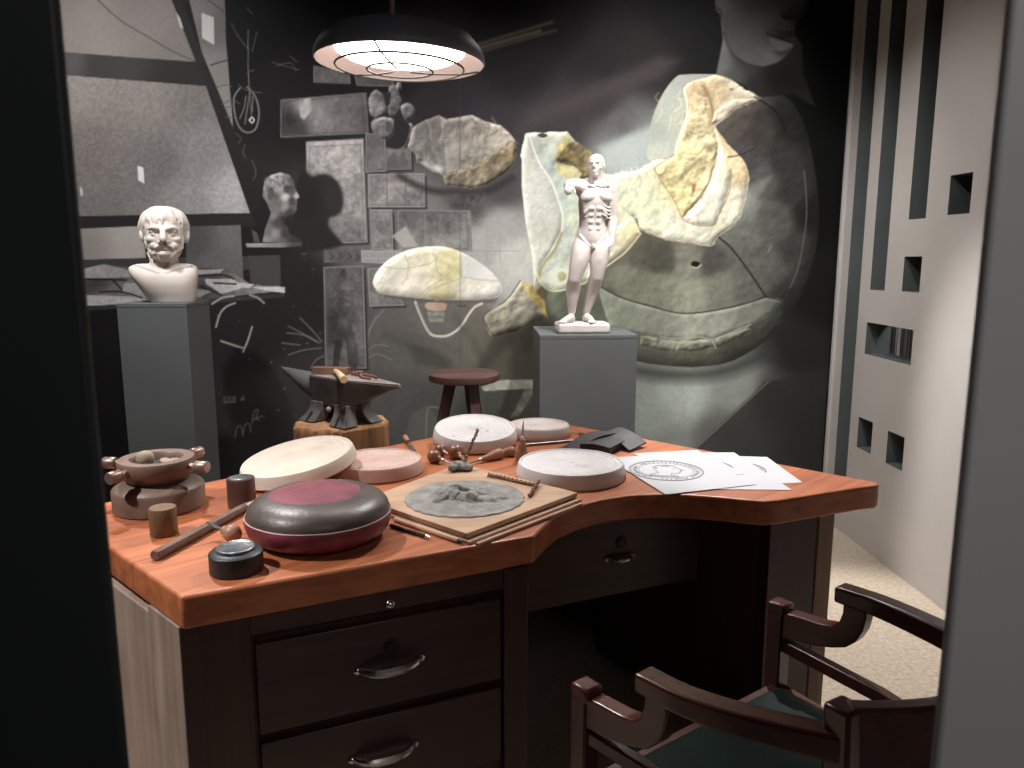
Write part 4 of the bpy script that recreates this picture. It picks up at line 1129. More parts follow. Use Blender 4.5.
# ------------------------------------------------------------------ pendant lamp
m_shade = mat('charcoal_lamp_enamel', (104, 104, 112), (114, 114, 122), 0.5, scale=4)
m_refl = mat('pinkish_reflector_enamel', (128, 112, 108), (134, 118, 114), 0.5)
m_guard = mat('thin_steel_wire', (60, 58, 58), (70, 68, 68), 0.5, 0.4)
m_bulb = emit('frosted_lamp_glow', (255, 246, 236), LAMP_E)
lamp = thing('pendant_lamp', 'round charcoal pendant lamp with wire guard, lit, above the desk', 'lamp', (-0.228, 2.36, 2.0), rot=(R(0.5), R(1.4), 0))
RL = 0.242
MB().lathe([(RL, 0.0), (RL + 0.004, 0.006), (RL + 0.002, 0.022), (0.232, 0.045), (0.205, 0.074), (0.16, 0.090), (0.09, 0.098), (0.03, 0.100), (0.020, 0.108), (0.016, 0.125), (0.0, 0.127)], 64, close=False).build('shade', m_shade, lamp, smooth=50)
MB().lathe([(RL - 0.001, 0.001), (0.228, 0.042), (0.20, 0.068), (0.155, 0.084), (0.0, 0.092)], 64, close=False).build('reflector', m_refl, lamp, smooth=60)
MB().lathe([(0.0, 0.004), (0.10, 0.006), (0.155, 0.014), (0.185, 0.030), (0.192, 0.046), (0.185, 0.064), (0.0, 0.070)], 48, close=False).build('diffuser', m_bulb, lamp, smooth=60)
g = MB()
for rr, zz in ((0.185, -0.012), (0.095, -0.020)):
    g.tube([(rr * math.cos(R(a)), rr * math.sin(R(a)), zz) for a in range(0, 361, 8)], 0.0030, 6)
for a in (20, 140, 260):
    g.tube([(RL * math.cos(R(a)), RL * math.sin(R(a)), 0.002), (0.185 * math.cos(R(a)), 0.185 * math.sin(R(a)), -0.012), (0.095 * math.cos(R(a)), 0.095 * math.sin(R(a)), -0.020), (0.03 * math.cos(R(a)), 0.03 * math.sin(R(a)), -0.021)], 0.0026, 6)
g.build('wire_guard', m_guard, lamp)
m_rod = mat('reddish_brown_rod', (120, 84, 76), (130, 92, 82), 0.5)
MB().tube([(-0.02, 0, 0.12), (-0.03, 0, 0.60), (-0.04, 0.0, ZC - 2.0 - 0.005)], 0.008, 10).build('hanging_rod', m_rod, lamp)
# ------------------------------------------------------------------ plaster medal models
m_plaster = mat('white_plaster', (224, 219, 220), (232, 228, 228), 0.75, scale=12, bump=0.05, bscale=150, spec=0.3)
m_cream = mat('cream_plaster', (200, 186, 172), (212, 200, 186), 0.7, scale=9, bump=0.06, bscale=120, spec=0.3)
m_pink = mat('pinkish_plaster', (196, 164, 152), (208, 180, 170), 0.7, scale=9, bump=0.06, bscale=120, spec=0.3)
m_plaster2 = mat('off_white_plaster_with_pink_rim', (202, 188, 182), (212, 201, 196), 0.7, scale=10, bump=0.06, bscale=120, spec=0.3)


def medal_relief(seed, amp):
    """height of a struck-medal like relief at (u, a): u = radius 0..1"""
    r_ = random.Random(seed)
    blobs = []
    for _ in range(26):          # a bust-like mass of overlapping lumps near the middle
        q, t = r_.random() ** 0.7 * 0.48, r_.random() * 2 * PI
        blobs.append((q * math.cos(t) * 0.8, q * math.sin(t), 0.05 + r_.random() * 0.12, r_.uniform(-0.4, 1.0)))
    letters = []
    a = 0.35
    while a < 2 * PI - 0.45:
        letters.append((a, r_.choice((0.035, 0.05, 0.06))))
        a += r_.choice((0.11, 0.12, 0.14, 0.2))

    def h(u, a):
        x, y = u * math.cos(a), u * math.sin(a)
        z = 0.0
        if u < 0.62:
            for bx, by, br, bh in blobs:
                d2 = ((x - bx) ** 2 + (y - by) ** 2) / (br * br)
                if d2 < 6:
                    z += bh * math.exp(-d2)
            z = max(-0.4, min(z, 1.6)) * amp
        if 0.68 < u < 0.80:
            for la, lw in letters:
                dd = abs((a - la + PI) % (2 * PI) - PI)
                if dd < lw and (int(a * 90) + int(u * 60)) % 3:
                    z += 0.45 * amp
        if 0.85 < u < 0.89:
            z += 0.55 * amp
        if u > 0.955:
            z += 0.8 * amp
        z += 0.12 * amp * noise.noise(Vector((x * 9 + seed, y * 9, 0.3)))
        return z
    return h


def medal(label, loc, r, h, m, seed, rot=(0, 0, 0), amp=0.0042, taper=0.94, group=None):
    rel = medal_relief(seed, amp)
    NT, NR = 180, 64
    rt = r * taper
    vs, fs = [(0, 0, h + rel(0, 0))], []
    for i in range(1, NR + 1):
        u = i / NR
        for q in range(NT):
            a = 2 * PI * q / NT
            vs.append((rt * u * math.cos(a), rt * u * math.sin(a), h + rel(u, a)))
    prof = [(rt + 0.0035, h - 0.003), (r * (taper + 1) / 2 + 0.002, h * 0.5), (r, h * 0.12), (r - 0.004, 0.0)]
    for rr, zz in prof:
        vs += [(rr * math.cos(2 * PI * q / NT), rr * math.sin(2 * PI * q / NT), zz) for q in range(NT)]
    rows = NR + len(prof)
    for q in range(NT):
        fs.append((0, 1 + q, 1 + (q + 1) % NT))
        for i in range(rows - 1):
            a, b = 1 + i * NT + q, 1 + i * NT + (q + 1) % NT
            fs.append((a, a + NT, b + NT, b))
    fs.append(tuple(1 + (rows - 1) * NT + q for q in range(NT - 1, -1, -1)))
    o = MB().add(vs, fs).build('plaster_medal_model', m, smooth=50, loc=loc, rot=rot)
    return tag(o, label, 'medal model', 'round plaster medal models on the desk')


medal('large white round plaster medal model nearest the paper drawings', (0.276, 2.292, ZT), 0.170, 0.042, m_plaster, 3)
medal('white round plaster medal model tilted up behind the mushroom-handled tools', (-0.022, 2.700, ZT + 0.022), 0.152, 0.040, m_plaster, 5, rot=(R(7.5), R(-2.0), 0.4))
medal('low off-white plaster medal model half hidden behind the tilted white one', (0.218, 2.838, ZT), 0.120, 0.040, m_plaster2, 8)
medal('pinkish plaster medal model lying flat under the edge of the cream one', (-0.328, 2.365, ZT), 0.145, 0.038, m_pink, 11)
medal('large cream plaster medal model propped at a tilt on the pinkish one', (-0.552, 2.290, ZT + 0.037), 0.176, 0.036, m_cream, 14, rot=(R(3.0), R(-10.0), 0.3), amp=0.0030)

# ------------------------------------------------------------------ modelling boards with the clay relief
m_board = wood('pale_plywood', (176, 140, 112), (204, 170, 142), 0.6, axis='x', scale=0.8)
m_boardedge = wood('pale_plywood_lower', (196, 160, 134), (216, 184, 160), 0.6, axis='x', scale=0.8)
m_clay = mat('grey_modelling_clay', (132, 130, 126), (162, 159, 154), 0.75, scale=22, bump=0.35, bscale=90, spec=0.3)
b_near, b_right, b_far, b_left = [Vector((*v, 0)) for v in ((-0.036, 1.735), (0.266, 2.044), (-0.066, 2.360), (-0.318, 2.010))]
bc = (b_near + b_right + b_far + b_left) / 4


for nm, label, z0, z1, m, grow, sh in (('backing_board', 'thin pale board directly under the modelling board, its lit edge showing', ZT, ZT + 0.008, m_boardedge, 0.004, (0.007, -0.009, 0)),
                                       ('modelling_board', 'square plywood board carrying the grey clay medal relief', ZT + 0.011, ZT + 0.0235, m_board, 0.0, (0, 0, 0))):
    q4 = []
    for v in (b_near, b_right, b_far, b_left):
        q = v - bc
        q = q + q.normalized() * grow + Vector(sh)
        q4.append((q.x, q.y))
    o = MB().prism(q4, 0, z1 - z0).build(nm, m, bevel=0.0015, loc=(bc.x, bc.y, z0))
    tag(o, label, 'board')
ZB = ZT + 0.0235


def clay_h(x, y):
    u = math.hypot(x, y)
    x, y = x * 0.86, y * 0.86
    z = 0.004
    # a head in profile: rough overlapping pads of clay
    for bx, by, sx_, sy_, an, hh in HEAD:
        c, s = math.cos(an), math.sin(an)
        dx, dy = x - bx, y - by
        p_, q_ = (dx * c + dy * s) / sx_, (-dx * s + dy * c) / sy_
        d2 = p_ * p_ + q_ * q_
        if d2 < 1.6:
            z += 1.15 * hh * max(0.0, 1 - (d2 / 1.3) ** 2) if d2 < 1.3 else 0
    m_ = noise.fractal(Vector((x * 38, y * 38, 1.7)), 0.9, 2.1, 4)
    inn = max(0.0, 1 - (u / 0.115) ** 4)
    z += 0.0045 * m_ * inn + 0.0006 * m_
    if 0.132 < u < 0.137:
        z -= 0.0012
    return z


HEAD = [(-0.010, 0.010, 0.070, 0.042, 0.15, 0.006), (-0.045, 0.018, 0.034, 0.030, 0.2, 0.007), (0.000, -0.014, 0.034, 0.020, -0.3, 0.007), (-0.028, -0.014, 0.018, 0.016, 0.5, 0.006),
        (0.040, -0.020, 0.036, 0.016, -0.15, 0.009), (0.030, 0.020, 0.03, 0.018, 0.5, 0.005), (0.075, -0.005, 0.026, 0.009, 0.1, 0.005), (-0.062, -0.006, 0.02, 0.024, 0.0, 0.004),
        (-0.05, -0.03, 0.024, 0.01, 0.9, 0.006), (0.012, 0.036, 0.05, 0.008, 0.2, 0.004), (-0.02, 0.036, 0.03, 0.009, -0.2, 0.005)]
cl = thing('clay_relief', 'round grey clay medal with a rough head relief, modelled on the plywood board', 'clay relief', (-0.045, 2.005, ZB), rz=R(-8))
NT, NR, RC = 200, 80, 0.160
vs, fs = [(0, 0, clay_h(0, 0))], []
for i in range(1, NR + 1):
    for q in range(NT):
        a = 2 * PI * q / NT
        u = i / NR
        rr = RC * u
        if u > 0.93:
            rr *= 1 + 0.018 * (1 if (q // 4) % 2 else 0) * (u - 0.93) / 0.07
        x, y = rr * math.cos(a), rr * math.sin(a)
        vs.append((x, y, clay_h(x, y) if i < NR else 0.0008))
for q in range(NT):
    fs.append((0, 1 + q, 1 + (q + 1) % NT))
    for i in range(NR - 1):
        a, b = 1 + i * NT + q, 1 + i * NT + (q + 1) % NT
        fs.append((a, a + NT, b + NT, b))
fs.append(tuple(1 + (NR - 1) * NT + q for q in range(NT - 1, -1, -1)))
MB().add(vs, fs).build('medallion', m_clay, cl, smooth=60)
LP0 = flat_pt(464, 469.5, ZB)
lump = MB()
for _ in range(16):
    lump.ell((rng.gauss(0, 0.018), rng.gauss(0, 0.010), 0.006 + rng.random() * 0.010), (0.012 + rng.random() * 0.008, 0.010 + rng.random() * 0.006, 0.007 + rng.random() * 0.005), (rng.random(), rng.random(), rng.random() * 3))
o = lump.build('clay_lump', m_clay, smooth=60, loc=(*LP0, ZB))
fuse(o, 0.003, 1)
tag(o, 'small crumbly lump of grey clay at the far corner of the modelling board', 'clay')

# twisted wire-and-wood sticks
m_twist = mat('twisted_tan_wood', (120, 88, 64), (170, 132, 100), 0.6, scale=60)
def twist(name, label, p0, p1, r0, loc):
    p0, p1 = Vector(p0), Vector(p1)
    ax = (p1 - p0)
    L_ = ax.length
    t = ax.normalized()
    u = t.orthogonal().normalized()
    w_ = t.cross(u)
    x = MB()
    n = int(L_ / 0.0018)
    for ph in (0, PI):
        pts, rd = [], []
        for i in range(n + 1):
            k = i / n
            a = ph + k * L_ / 0.030 * 2 * PI
            pts.append(p0 + ax * k + (u * math.cos(a) + w_ * math.sin(a)) * r0 * 0.75)
            rd.append(r0 * (0.62 + 0.25 * math.sin(k * 43 + ph)))
        x.tube(pts, rd, 7)
    o = x.build(name, m_twist, smooth=60, loc=loc)
    return tag(o, label, 'tool', 'twisted wood sticks on the modelling board')


twist('twisted_stick', 'twisted tan stick standing upright in the clay lump', (0, 0, 0.012), (0.048, 0.03, 0.118), 0.0040, (LP0[0] - 0.004, LP0[1] + 0.006, ZB))
twist('twisted_stick', 'twisted tan stick lying along the far edge of the modelling board', (0, 0, 0.006), (0.138, -0.112, 0.006), 0.0050, (*flat_pt(488, 474.5, ZB + 0.006), ZB))
twist('twisted_stick', 'short twisted tan stick lying across the right corner of the modelling board', (0, 0, 0.012), (-0.036, -0.122, 0.006), 0.0044, (*flat_pt(539, 483, ZB + 0.006), ZB))

# pencils beside the boards
m_pencil = wood('pale_pencil_wood', (196, 150, 116), (220, 178, 144), 0.5, axis='x', scale=2)
m_penblack = mat('black_pencil_lacquer', (26, 26, 28), (34, 34, 36), 0.35)
m_lead = mat('pencil_lead', (60, 58, 58), (70, 68, 68), 0.5)
def pencil(label, p0, p1, r0, m, tip, end):
    p0, p1 = Vector((*p0, ZT + r0)), Vector((*p1, ZT + r0))
    t = thing('pencil', label, 'pencil', p0, group='pencils beside the boards')
    v = p1 - p0
    n = v.normalized()
    MB().tube([(0, 0, 0), v - n * 0.016], r0, 8).build('barrel', m, t, smooth=30)
    MB().tube([v - n * 0.016, v - n * 0.002], [r0, r0 * 0.3], 8).build('tip' if tip else 'end_cap', tip or end, t)


pencil('pale wooden pencil lying along the near left edge of the boards', flat_pt(395, 521.5, ZT), flat_pt(463, 544.5, ZT), 0.0058, m_pencil, m_lead, None)
pencil('black pencil lying between the leather cushion and the pale pencil', flat_pt(391, 527.5, ZT), flat_pt(431, 540, ZT), 0.0052, m_penblack, None, m_chrome)
tag(MB().tube([(0, 0, 0), (0.282, 0.285, 0)], 0.0050, 8).build('wooden_rod', m_boardedge, loc=(-0.012, 1.712, ZT + 0.0052)), 'thin pale wooden rod along the near right edge of the boards', 'rod')

# ------------------------------------------------------------------ gravers and small tools
m_knob = wood('brown_turned_handle', (108, 70, 52), (146, 100, 76), 0.35, axis='x', scale=2, coat=0.3)
m_pear = wood('light_brown_turned_handle', (140, 100, 78), (176, 132, 106), 0.45, axis='x', scale=2)
m_ferrule = mat('pale_metal_ferrule', (190, 176, 162), (205, 190, 176), 0.35, 0.6, scale=40)


def aim(p, d):
    """matrix with local +x along d at p"""
    d = Vector(d).normalized()
    y = Vector((0, 0, 1)).cross(d)
    y = y.normalized() if y.length > 1e-4 else Vector((0, 1, 0))
    z = d.cross(y)
    M = Matrix(((d.x, y.x, z.x, 0), (d.y, y.y, z.y, 0), (d.z, y.z, z.z, 0), (0, 0, 0, 1)))
    return Matrix.Translation(p) @ M


XL_ = Matrix.Rotation(R(90), 4, 'Y')         # lathe axis z -> x


def graver(label, loc, d, prof, blade, m, group='gravers with turned wooden handles', fer=0.006):
    """turned handle (x from the butt) + ferrule + blade"""
    t = thing('graver', label, 'graver', loc, group=group)
    M = aim((0, 0, 0), d)
    MB().lathe([(r, x) for x, r in prof], 28, M @ XL_).build('handle', m, t, smooth=60)
    xe, re = prof[-1]
    MB().lathe([(fer, xe - 0.004), (fer, xe + 0.010), (fer * 0.7, xe + 0.012), (0, xe + 0.012)], 16, M @ XL_).build('ferrule', m_ferrule, t)
    b = MB()
    b.tube([(xe + 0.010, 0, 0), (xe + blade * 0.7, 0, 0), (xe + blade, 0, -0.001)], [0.0032, 0.0030, 0.0008], 6, M)
    b.build('blade', m_steel, t)
    return t


def mush(r, l):
    k = []
    for i in range(11):
        a = PI * i / 10 * 0.86
        k.append((r - r * math.cos(a), r * math.sin(a)))
    k += [(2 * r * 0.97 + 0.004, r * 0.36), (2 * r + l, r * 0.30)]
    return k


def toward(a, b, za, zb_):
    return (b[0] - a[0], b[1] - a[1], zb_ - za)


graver('lowest of the three ball-handled gravers, lying with its tip at the clay lump', (-0.172, 2.475, ZT + 0.023), toward((-0.172, 2.475), (-0.060, 2.375), 0.03, 0.012), mush(0.023, 0.012), 0.085, m_knob)
graver('graver with a hollow-looking mushroom butt, behind the lowest ball handle', (-0.150, 2.570, ZT + 0.021), toward((-0.150, 2.570), (-0.068, 2.455), 0.03, 0.012), mush(0.020, 0.035), 0.035, m_knob)
graver('graver with the roundest brown ball handle, topmost of the three', (-0.098, 2.530, ZT + 0.0285), toward((-0.098, 2.530), (-0.030, 2.400), 0.05, 0.022), mush(0.0265, 0.008), 0.085, m_knob)
pear = [(0.0, 0.0), (0.003, 0.011), (0.010, 0.017), (0.024, 0.0190), (0.042, 0.0165), (0.066, 0.011), (0.084, 0.0085), (0.094, 0.0075)]
graver('graver with a pale pear-shaped handle lying in front of the tilted white disc', (0.072, 2.510, ZT + 0.019), toward((0.072, 2.510), (-0.045, 2.415), 0.026, 0.014), pear, 0.055, m_pear)
graver('graver with a greyish pear-shaped handle lying behind the pale pear handle', (0.118, 2.530, ZT + 0.019), toward((0.118, 2.530), (0.010, 2.52), 0.026, 0.016), [(x * 0.7, r * 0.95) for x, r in pear], 0.04, m_pear)
graver('graver standing upright on its wooden butt with the blade pointing up', (0.134, 2.470, ZT + 0.001), (0.03, 0.0, 1.0), [(0.0, 0.010), (0.002, 0.021), (0.012, 0.0235), (0.03, 0.018), (0.06, 0.011), (0.072, 0.009)], 0.062, m_pear)
rod = MB()
rod.tube([(0, 0, 0), (0.10, 0.033, 0), (0.215, 0.072, 0)], [0.005, 0.005, 0.004], 8)
tag(rod.build('steel_rod', m_steel, loc=(0.150, 2.660, ZT + 0.0052)), 'long thin steel rod reaching from the gravers to the black leather case', 'rod')
t = thing('needle_tool', 'tiny needle tool with a round pinkish bead by the black leather case', 'tool', (0.375, 2.800, ZT + 0.012))
MB().ell((0, 0, 0), 0.012).build('bead', m_pear, t, smooth=60)
MB().tube([(0, 0, 0), (-0.032, 0.055, -0.008)], [0.002, 0.0012], 6).build('needle', m_steel, t)
t = thing('palette_knife', 'small palette knife with a rounded wooden handle behind the pinkish disc', 'palette knife', (-0.285, 2.795, ZT + 0.010))
M = aim((0, 0, 0), (0.065, -0.25, 0.0))
MB().lathe([(0.0, 0.0), (0.007, 0.003), (0.0105, 0.015), (0.010, 0.04), (0.008, 0.07), (0.007, 0.085), (0.0, 0.086)], 16, M @ XL_).build('handle', m_pear, t, smooth=60)
MB().ribbon([M @ Vector((0.084, 0, 0)), M @ Vector((0.12, 0, -0.001)), M @ Vector((0.20, 0, -0.004)), M @ Vector((0.215, 0, -0.006))], [0.010, 0.014, 0.016, 0.006], 0.0016).build('blade', m_steel, t)

# ------------------------------------------------------------------ black leather case with a raised flap
m_case = mat('black_leather', (34, 34, 36), (46, 46, 48), 0.55, scale=20, bump=0.2, bscale=200)
case = thing('leather_case', 'folded black leather tool case with one flap sticking up, behind the papers', 'leather case', (0.425, 2.64, ZT))
def sheet(corners, th, nu=10, nv=10, sag=None):
    """thick bent sheet over four corners (a, b, c, d)"""
    a, b, c, d = [Vector(v) for v in corners]
    vs = []
    for s_ in (0, 1):
        for i in range(nu + 1):
            for j in range(nv + 1):
                u, v = i / nu, j / nv
                p = a * (1 - u) * (1 - v) + b * u * (1 - v) + c * u * v + d * (1 - u) * v
                vs.append(p + Vector((0, 0, (sag(u, v) if sag else 0) + s_ * th)))
    n1 = (nu + 1) * (nv + 1)
    ix = lambda i, j: i * (nv + 1) + j
    fs = []
    for i in range(nu):
        for j in range(nv):
            q = (ix(i, j), ix(i + 1, j), ix(i + 1, j + 1), ix(i, j + 1))
            fs += [q[::-1], tuple(k + n1 for k in q)]
    ring = [ix(i, 0) for i in range(nu)] + [ix(nu, j) for j in range(nv)] + [ix(i, nv) for i in range(nu, 0, -1)] + [ix(0, j) for j in range(nv, 0, -1)]
    fs += [(ring[k], ring[(k + 1) % len(ring)], ring[(k + 1) % len(ring)] + n1, ring[k] + n1) for k in range(len(ring))]
    return MB().add(vs, fs)


sheet([(-0.20, -0.075, 0.002), (0.00, -0.130, 0.002), (0.115, 0.01, 0.002), (-0.03, 0.13, 0.002)], 0.004, sag=lambda u, v: 0.006 * math.sin(PI * u) * math.sin(PI * v)).build('base_flap', m_case, case, smooth=50)
sheet([(-0.085, -0.075, 0.012), (0.01, -0.120, 0.008), (0.105, 0.015, 0.010), (0.01, 0.075, 0.014)], 0.020, sag=lambda u, v: 0.006 * math.sin(PI * u)).build('pocket', m_case, case, smooth=50)
sheet([(-0.145, -0.055, 0.008), (-0.11, -0.095, 0.004), (0.06, 0.035, 0.038), (0.015, 0.085, 0.038)], 0.004, sag=lambda u, v: 0.016 * math.sin(PI * v)).build('strap_flap', m_case, case, smooth=50)
sheet([(0.010, 0.050, 0.036), (0.085, -0.080, 0.004), (0.160, -0.005, 0.014), (0.085, 0.110, 0.044)], 0.005, sag=lambda u, v: 0.008 * math.sin(PI * u)).build('raised_flap', m_case, case, smooth=50)

# ------------------------------------------------------------------ drawings on paper
m_paper = mat('white_paper', (198, 197, 201), (203, 202, 206), 0.85, scale=5, spec=0.2)
m_ink = mat('grey_pencil_line', (66, 64, 74), (84, 82, 92), 0.9)
def paper(label, px4, z, art=None, lift=None):
    P = [Vector((*flat_pt(x, y, z), 0)) for x, y in px4]
    c = sum(P, Vector()) / 4
    t = thing('paper_sheet', label, 'paper', (c.x, c.y, z), group='loose sheets with coin drawings')
    sheet([P[0] - c, P[1] - c, P[2] - c, P[3] - c], 0.0004, sag=lift).build('sheet', m_paper, t, smooth=60)
    if art:
        cx, cy, r0, an, k = art
        x, y = flat_pt(cx, cy, z)
        off = Vector((x - c.x, y - c.y, 0))
        T = Matrix.Translation(off + Vector((0, 0, 0.0009))) @ Matrix.Rotation(an, 4, 'Z')
        d = MB()
        zf = lambda q: (q[0] * r0, q[1] * r0, (lift(0.5, 0.5) if lift else 0.0))
        line = lambda pts, wd=0.0016: d.ribbon([zf(q) for q in pts], wd, 0.0002, T)
        circ = lambda rr, wd=0.0014: line([(rr * math.cos(R(a)), rr * math.sin(R(a))) for a in range(0, 361, 6)], wd)
        circ(1.0, 0.002), circ(0.96), circ(0.74)
        r_ = random.Random(k)
        for i in range(46):          # a ring of small letter-like strokes
            a = 2 * PI * i / 46
            if r_.random() < 0.12:
                continue
            for q in range(2):
                a1, a2 = a + r_.uniform(-0.04, 0.04), a + r_.uniform(-0.04, 0.04)
                line([(0.79 * math.cos(a1), 0.79 * math.sin(a1)), (0.90 * math.cos(a2), 0.90 * math.sin(a2))], 0.0016)
        prof = [(-0.30, 0.05), (-0.34, 0.25), (-0.22, 0.46), (0.02, 0.55), (0.24, 0.46), (0.34, 0.28), (0.37, 0.16), (0.47, 0.02), (0.37, -0.02), (0.39, -0.10), (0.34, -0.13), (0.37, -0.20), (0.28, -0.30), (0.12, -0.27), (0.10, -0.45), (0.30, -0.60)]
        line(prof, 0.0020)
        line([(-0.30, 0.05), (-0.22, -0.25), (-0.48, -0.48)], 0.0020)
        line([(-0.48, -0.48), (-0.2, -0.62), (0.06, -0.64), (0.30, -0.60)], 0.0020)
        for i in range(16):
            a = r_.uniform(0.6, 3.4)
            rr = r_.uniform(0.25, 0.5)
            line([(-0.02 + rr * 0.7 * math.cos(a), 0.2 + rr * 0.6 * math.sin(a)), (-0.02 + rr * 0.6 * math.cos(a + 0.35), 0.2 + rr * 0.7 * math.sin(a + 0.35))], 0.0012)
        for i in range(12):
            q = -0.45 + i * 0.06
            line([(q, -0.50), (q + 0.05, -0.60)], 0.0012)
        line([(0.20, 0.18), (0.28, 0.16)], 0.002)
        d.build('coin_drawing', m_ink, t, smooth=0)
    return t


paper('white sheet at the far end of the fan of papers, pointing to the desk corner', [(690, 455), (767, 457), (802.5, 482.5), (720, 487)], ZT + 0.0004, art=(738, 469, 0.085, -0.5, 4))
paper('white sheet second from the far end of the fan, with part of a coin drawing', [(655, 452.5), (734, 452.5), (792, 490), (690, 489)], ZT + 0.0014, art=(704, 467, 0.090, -0.5, 5))
paper('white sheet at the back of the fan whose corner shows behind the front drawing', [(633, 453.5), (697, 450), (745, 474), (690, 480)], ZT + 0.0024)
paper('front white sheet with the whole round coin drawing in pencil', [(607, 458), (688, 452.5), (756, 484.5), (665.5, 494.5)], ZT + 0.0034, art=(666, 470.5, 0.115, -0.15, 6))
# ------------------------------------------------------------------ engraver's ball vise
m_iron = mat('brown_cast_iron', (104, 84, 74), (130, 106, 94), 0.5, 0.2, scale=14, bump=0.08, bscale=120)
m_bolt = mat('brown_machined_steel', (130, 106, 98), (156, 130, 120), 0.38, 0.55, scale=30)
m_pit = mat('dark_pitch', (34, 30, 29), (44, 40, 38), 0.8, scale=30, bump=0.3)
m_stone = mat('greyish_tan_stone', (138, 122, 104), (170, 152, 132), 0.7, scale=20)
vise = thing('engraving_vise', 'round brown iron engraving vise with four radial clamping bolts', 'vise', (-0.872, 2.042, ZT))
MB().lathe([(0.112, 0.0), (0.116, 0.004), (0.116, 0.056), (0.112, 0.062), (0.090, 0.074), (0.074, 0.078), (0.0, 0.078)], 56).build('base', m_iron, vise, smooth=35)
MB().lathe([(0.070, 0.076), (0.078, 0.080), (0.090, 0.094), (0.097, 0.104), (0.098, 0.132), (0.095, 0.137), (0.068, 0.137), (0.064, 0.133), (0.060, 0.112), (0.0, 0.110)], 56, close=False).build('chuck', m_iron, vise, smooth=35)
MB().lathe([(0.0, 0.118), (0.060, 0.116), (0.060, 0.108)], 32, close=False).build('pitch_bed', m_pit, vise)
for k, a in enumerate((-115, -14, 62, 172)):
    M = Matrix.Rotation(R(a), 4, 'Z') @ Matrix.Translation((0, 0, 0.118)) @ XL_
    b = MB().lathe([(0.0, 0.062), (0.0085, 0.062), (0.0085, 0.118), (0.0, 0.118)], 18, M).build('bolt', m_bolt, vise)
    hd = MB()
    hd.lathe([(0.0, 0.116), (0.0145, 0.116), (0.016, 0.119), (0.016, 0.148), (0.0145, 0.151), (0.0, 0.151)], 22, M)
    hb = hd.build('bolt_head', m_bolt, b)
    M2 = Matrix.Rotation(R(a), 4, 'Z')
    MB().lathe([(0.0, 0.0), (0.0045, 0.0), (0.0045, 0.0012), (0.0, 0.0012)], 14, M2 @ Matrix.Translation((0.133, 0, 0.1332))).build('pin_hole', m_pit, b)
o = MB().ell((0, 0, 0.021), (0.023, 0.022, 0.021), n=24, m=16).build('stone_ball', m_stone, smooth=80, loc=(-0.893, 2.024, ZT + 0.118))
tag(o, 'small round tan stone ball lying in the bowl of the iron vise', 'ball')
x = MB()
for q in ((0, 0, 0.006, 0.022, 0.014), (0.018, 0.008, 0.007, 0.016, 0.012), (-0.012, 0.014, 0.006, 0.014, 0.012)):
    x.ell((q[0], q[1], q[2]), (q[3], q[4], 0.007))
tag(fuse(x.build('stone_chip', m_stone, smooth=60, loc=(-0.846, 2.046, ZT + 0.118)), 0.0025, 2), 'flat pale stone chip beside the ball in the vise bowl', 'stone')

# ------------------------------------------------------------------ punches, die, chisel
m_cylw = wood('olive_brown_wood', (96, 72, 50), (128, 98, 70), 0.5, axis='z', scale=1.5)
m_cyld = wood('dark_brown_wood', (62, 40, 34), (92, 62, 52), 0.4, axis='z', scale=1.5, coat=0.2)
m_die = mat('blackened_steel', (44, 46, 48), (58, 60, 62), 0.45, 0.4, scale=20)
m_dief = mat('polished_die_face', (120, 124, 128), (160, 162, 164), 0.3, 0.8, scale=50, bump=0.15, bscale=140)
t = thing('wooden_punch', 'short plain olive brown wooden cylinder standing in front of the vise', 'cylinder', (-0.775, 1.826, ZT))
MB().lathe([(0.0305, 0.0), (0.032, 0.002), (0.032, 0.066), (0.030, 0.069), (0.0, 0.069)], 40).build('body', m_cylw, t, smooth=40)
t = thing('capped_cylinder', 'dark brown wooden cylinder with a pale metal top, beside the cream disc', 'cylinder', (-0.650, 2.035, ZT))
MB().lathe([(0.0350, 0.0), (0.037, 0.002), (0.037, 0.076), (0.035, 0.080), (0.0, 0.080)], 40).build('body', m_cyld, t, smooth=40)
MB().lathe([(0.029, 0.0795), (0.029, 0.0815), (0.026, 0.0825), (0.0, 0.0820)], 36).build('metal_face', m_dief, t)
t = thing('coin_die', 'low black steel coin die with a raised grey face, nearest the desk corner', 'die', (-0.530, 1.598, ZT))
MB().lathe([(0.053, 0.0), (0.056, 0.003), (0.056, 0.042), (0.050, 0.047), (0.0, 0.047)], 48).build('body', m_die, t, smooth=40)
MB().lathe([(0.041, 0.046), (0.040, 0.053), (0.037, 0.0545), (0.034, 0.0535), (0.0, 0.0545)], 44).build('face', m_dief, t)
t = thing('steel_chisel', 'long bar-shaped dark chisel lying beside the coin die', 'chisel', (-0.728, 1.655, ZT + 0.0125))
M = aim((0, 0, 0), (0.112, 0.37, 0))
MB().tube([(0, 0, 0), (0.004, 0, 0), (0.345, 0, 0)], [0.0115, 0.0135, 0.0120], 8, M).build('bar', m_iron, t, smooth=20, bevel=0.001)
MB().tube([(0.343, 0, 0), (0.39, 0, 0)], [0.0095, 0.0080], 12, M).build('ferrule', m_ferrule, t)
t = thing('short_graver', 'stubby graver with a round tan knob lying across the dark chisel bar', 'graver', (-0.590, 1.765, ZT + 0.022))
M = aim((0, 0, 0), (-0.115, 0.05, 0.020))
MB().lathe([(0.0, -0.020), (0.012, -0.018), (0.0205, -0.006), (0.0215, 0.004), (0.018, 0.014), (0.011, 0.022), (0.010, 0.028), (0.0, 0.028)], 28, M @ XL_).build('knob', m_pear, t, smooth=60)
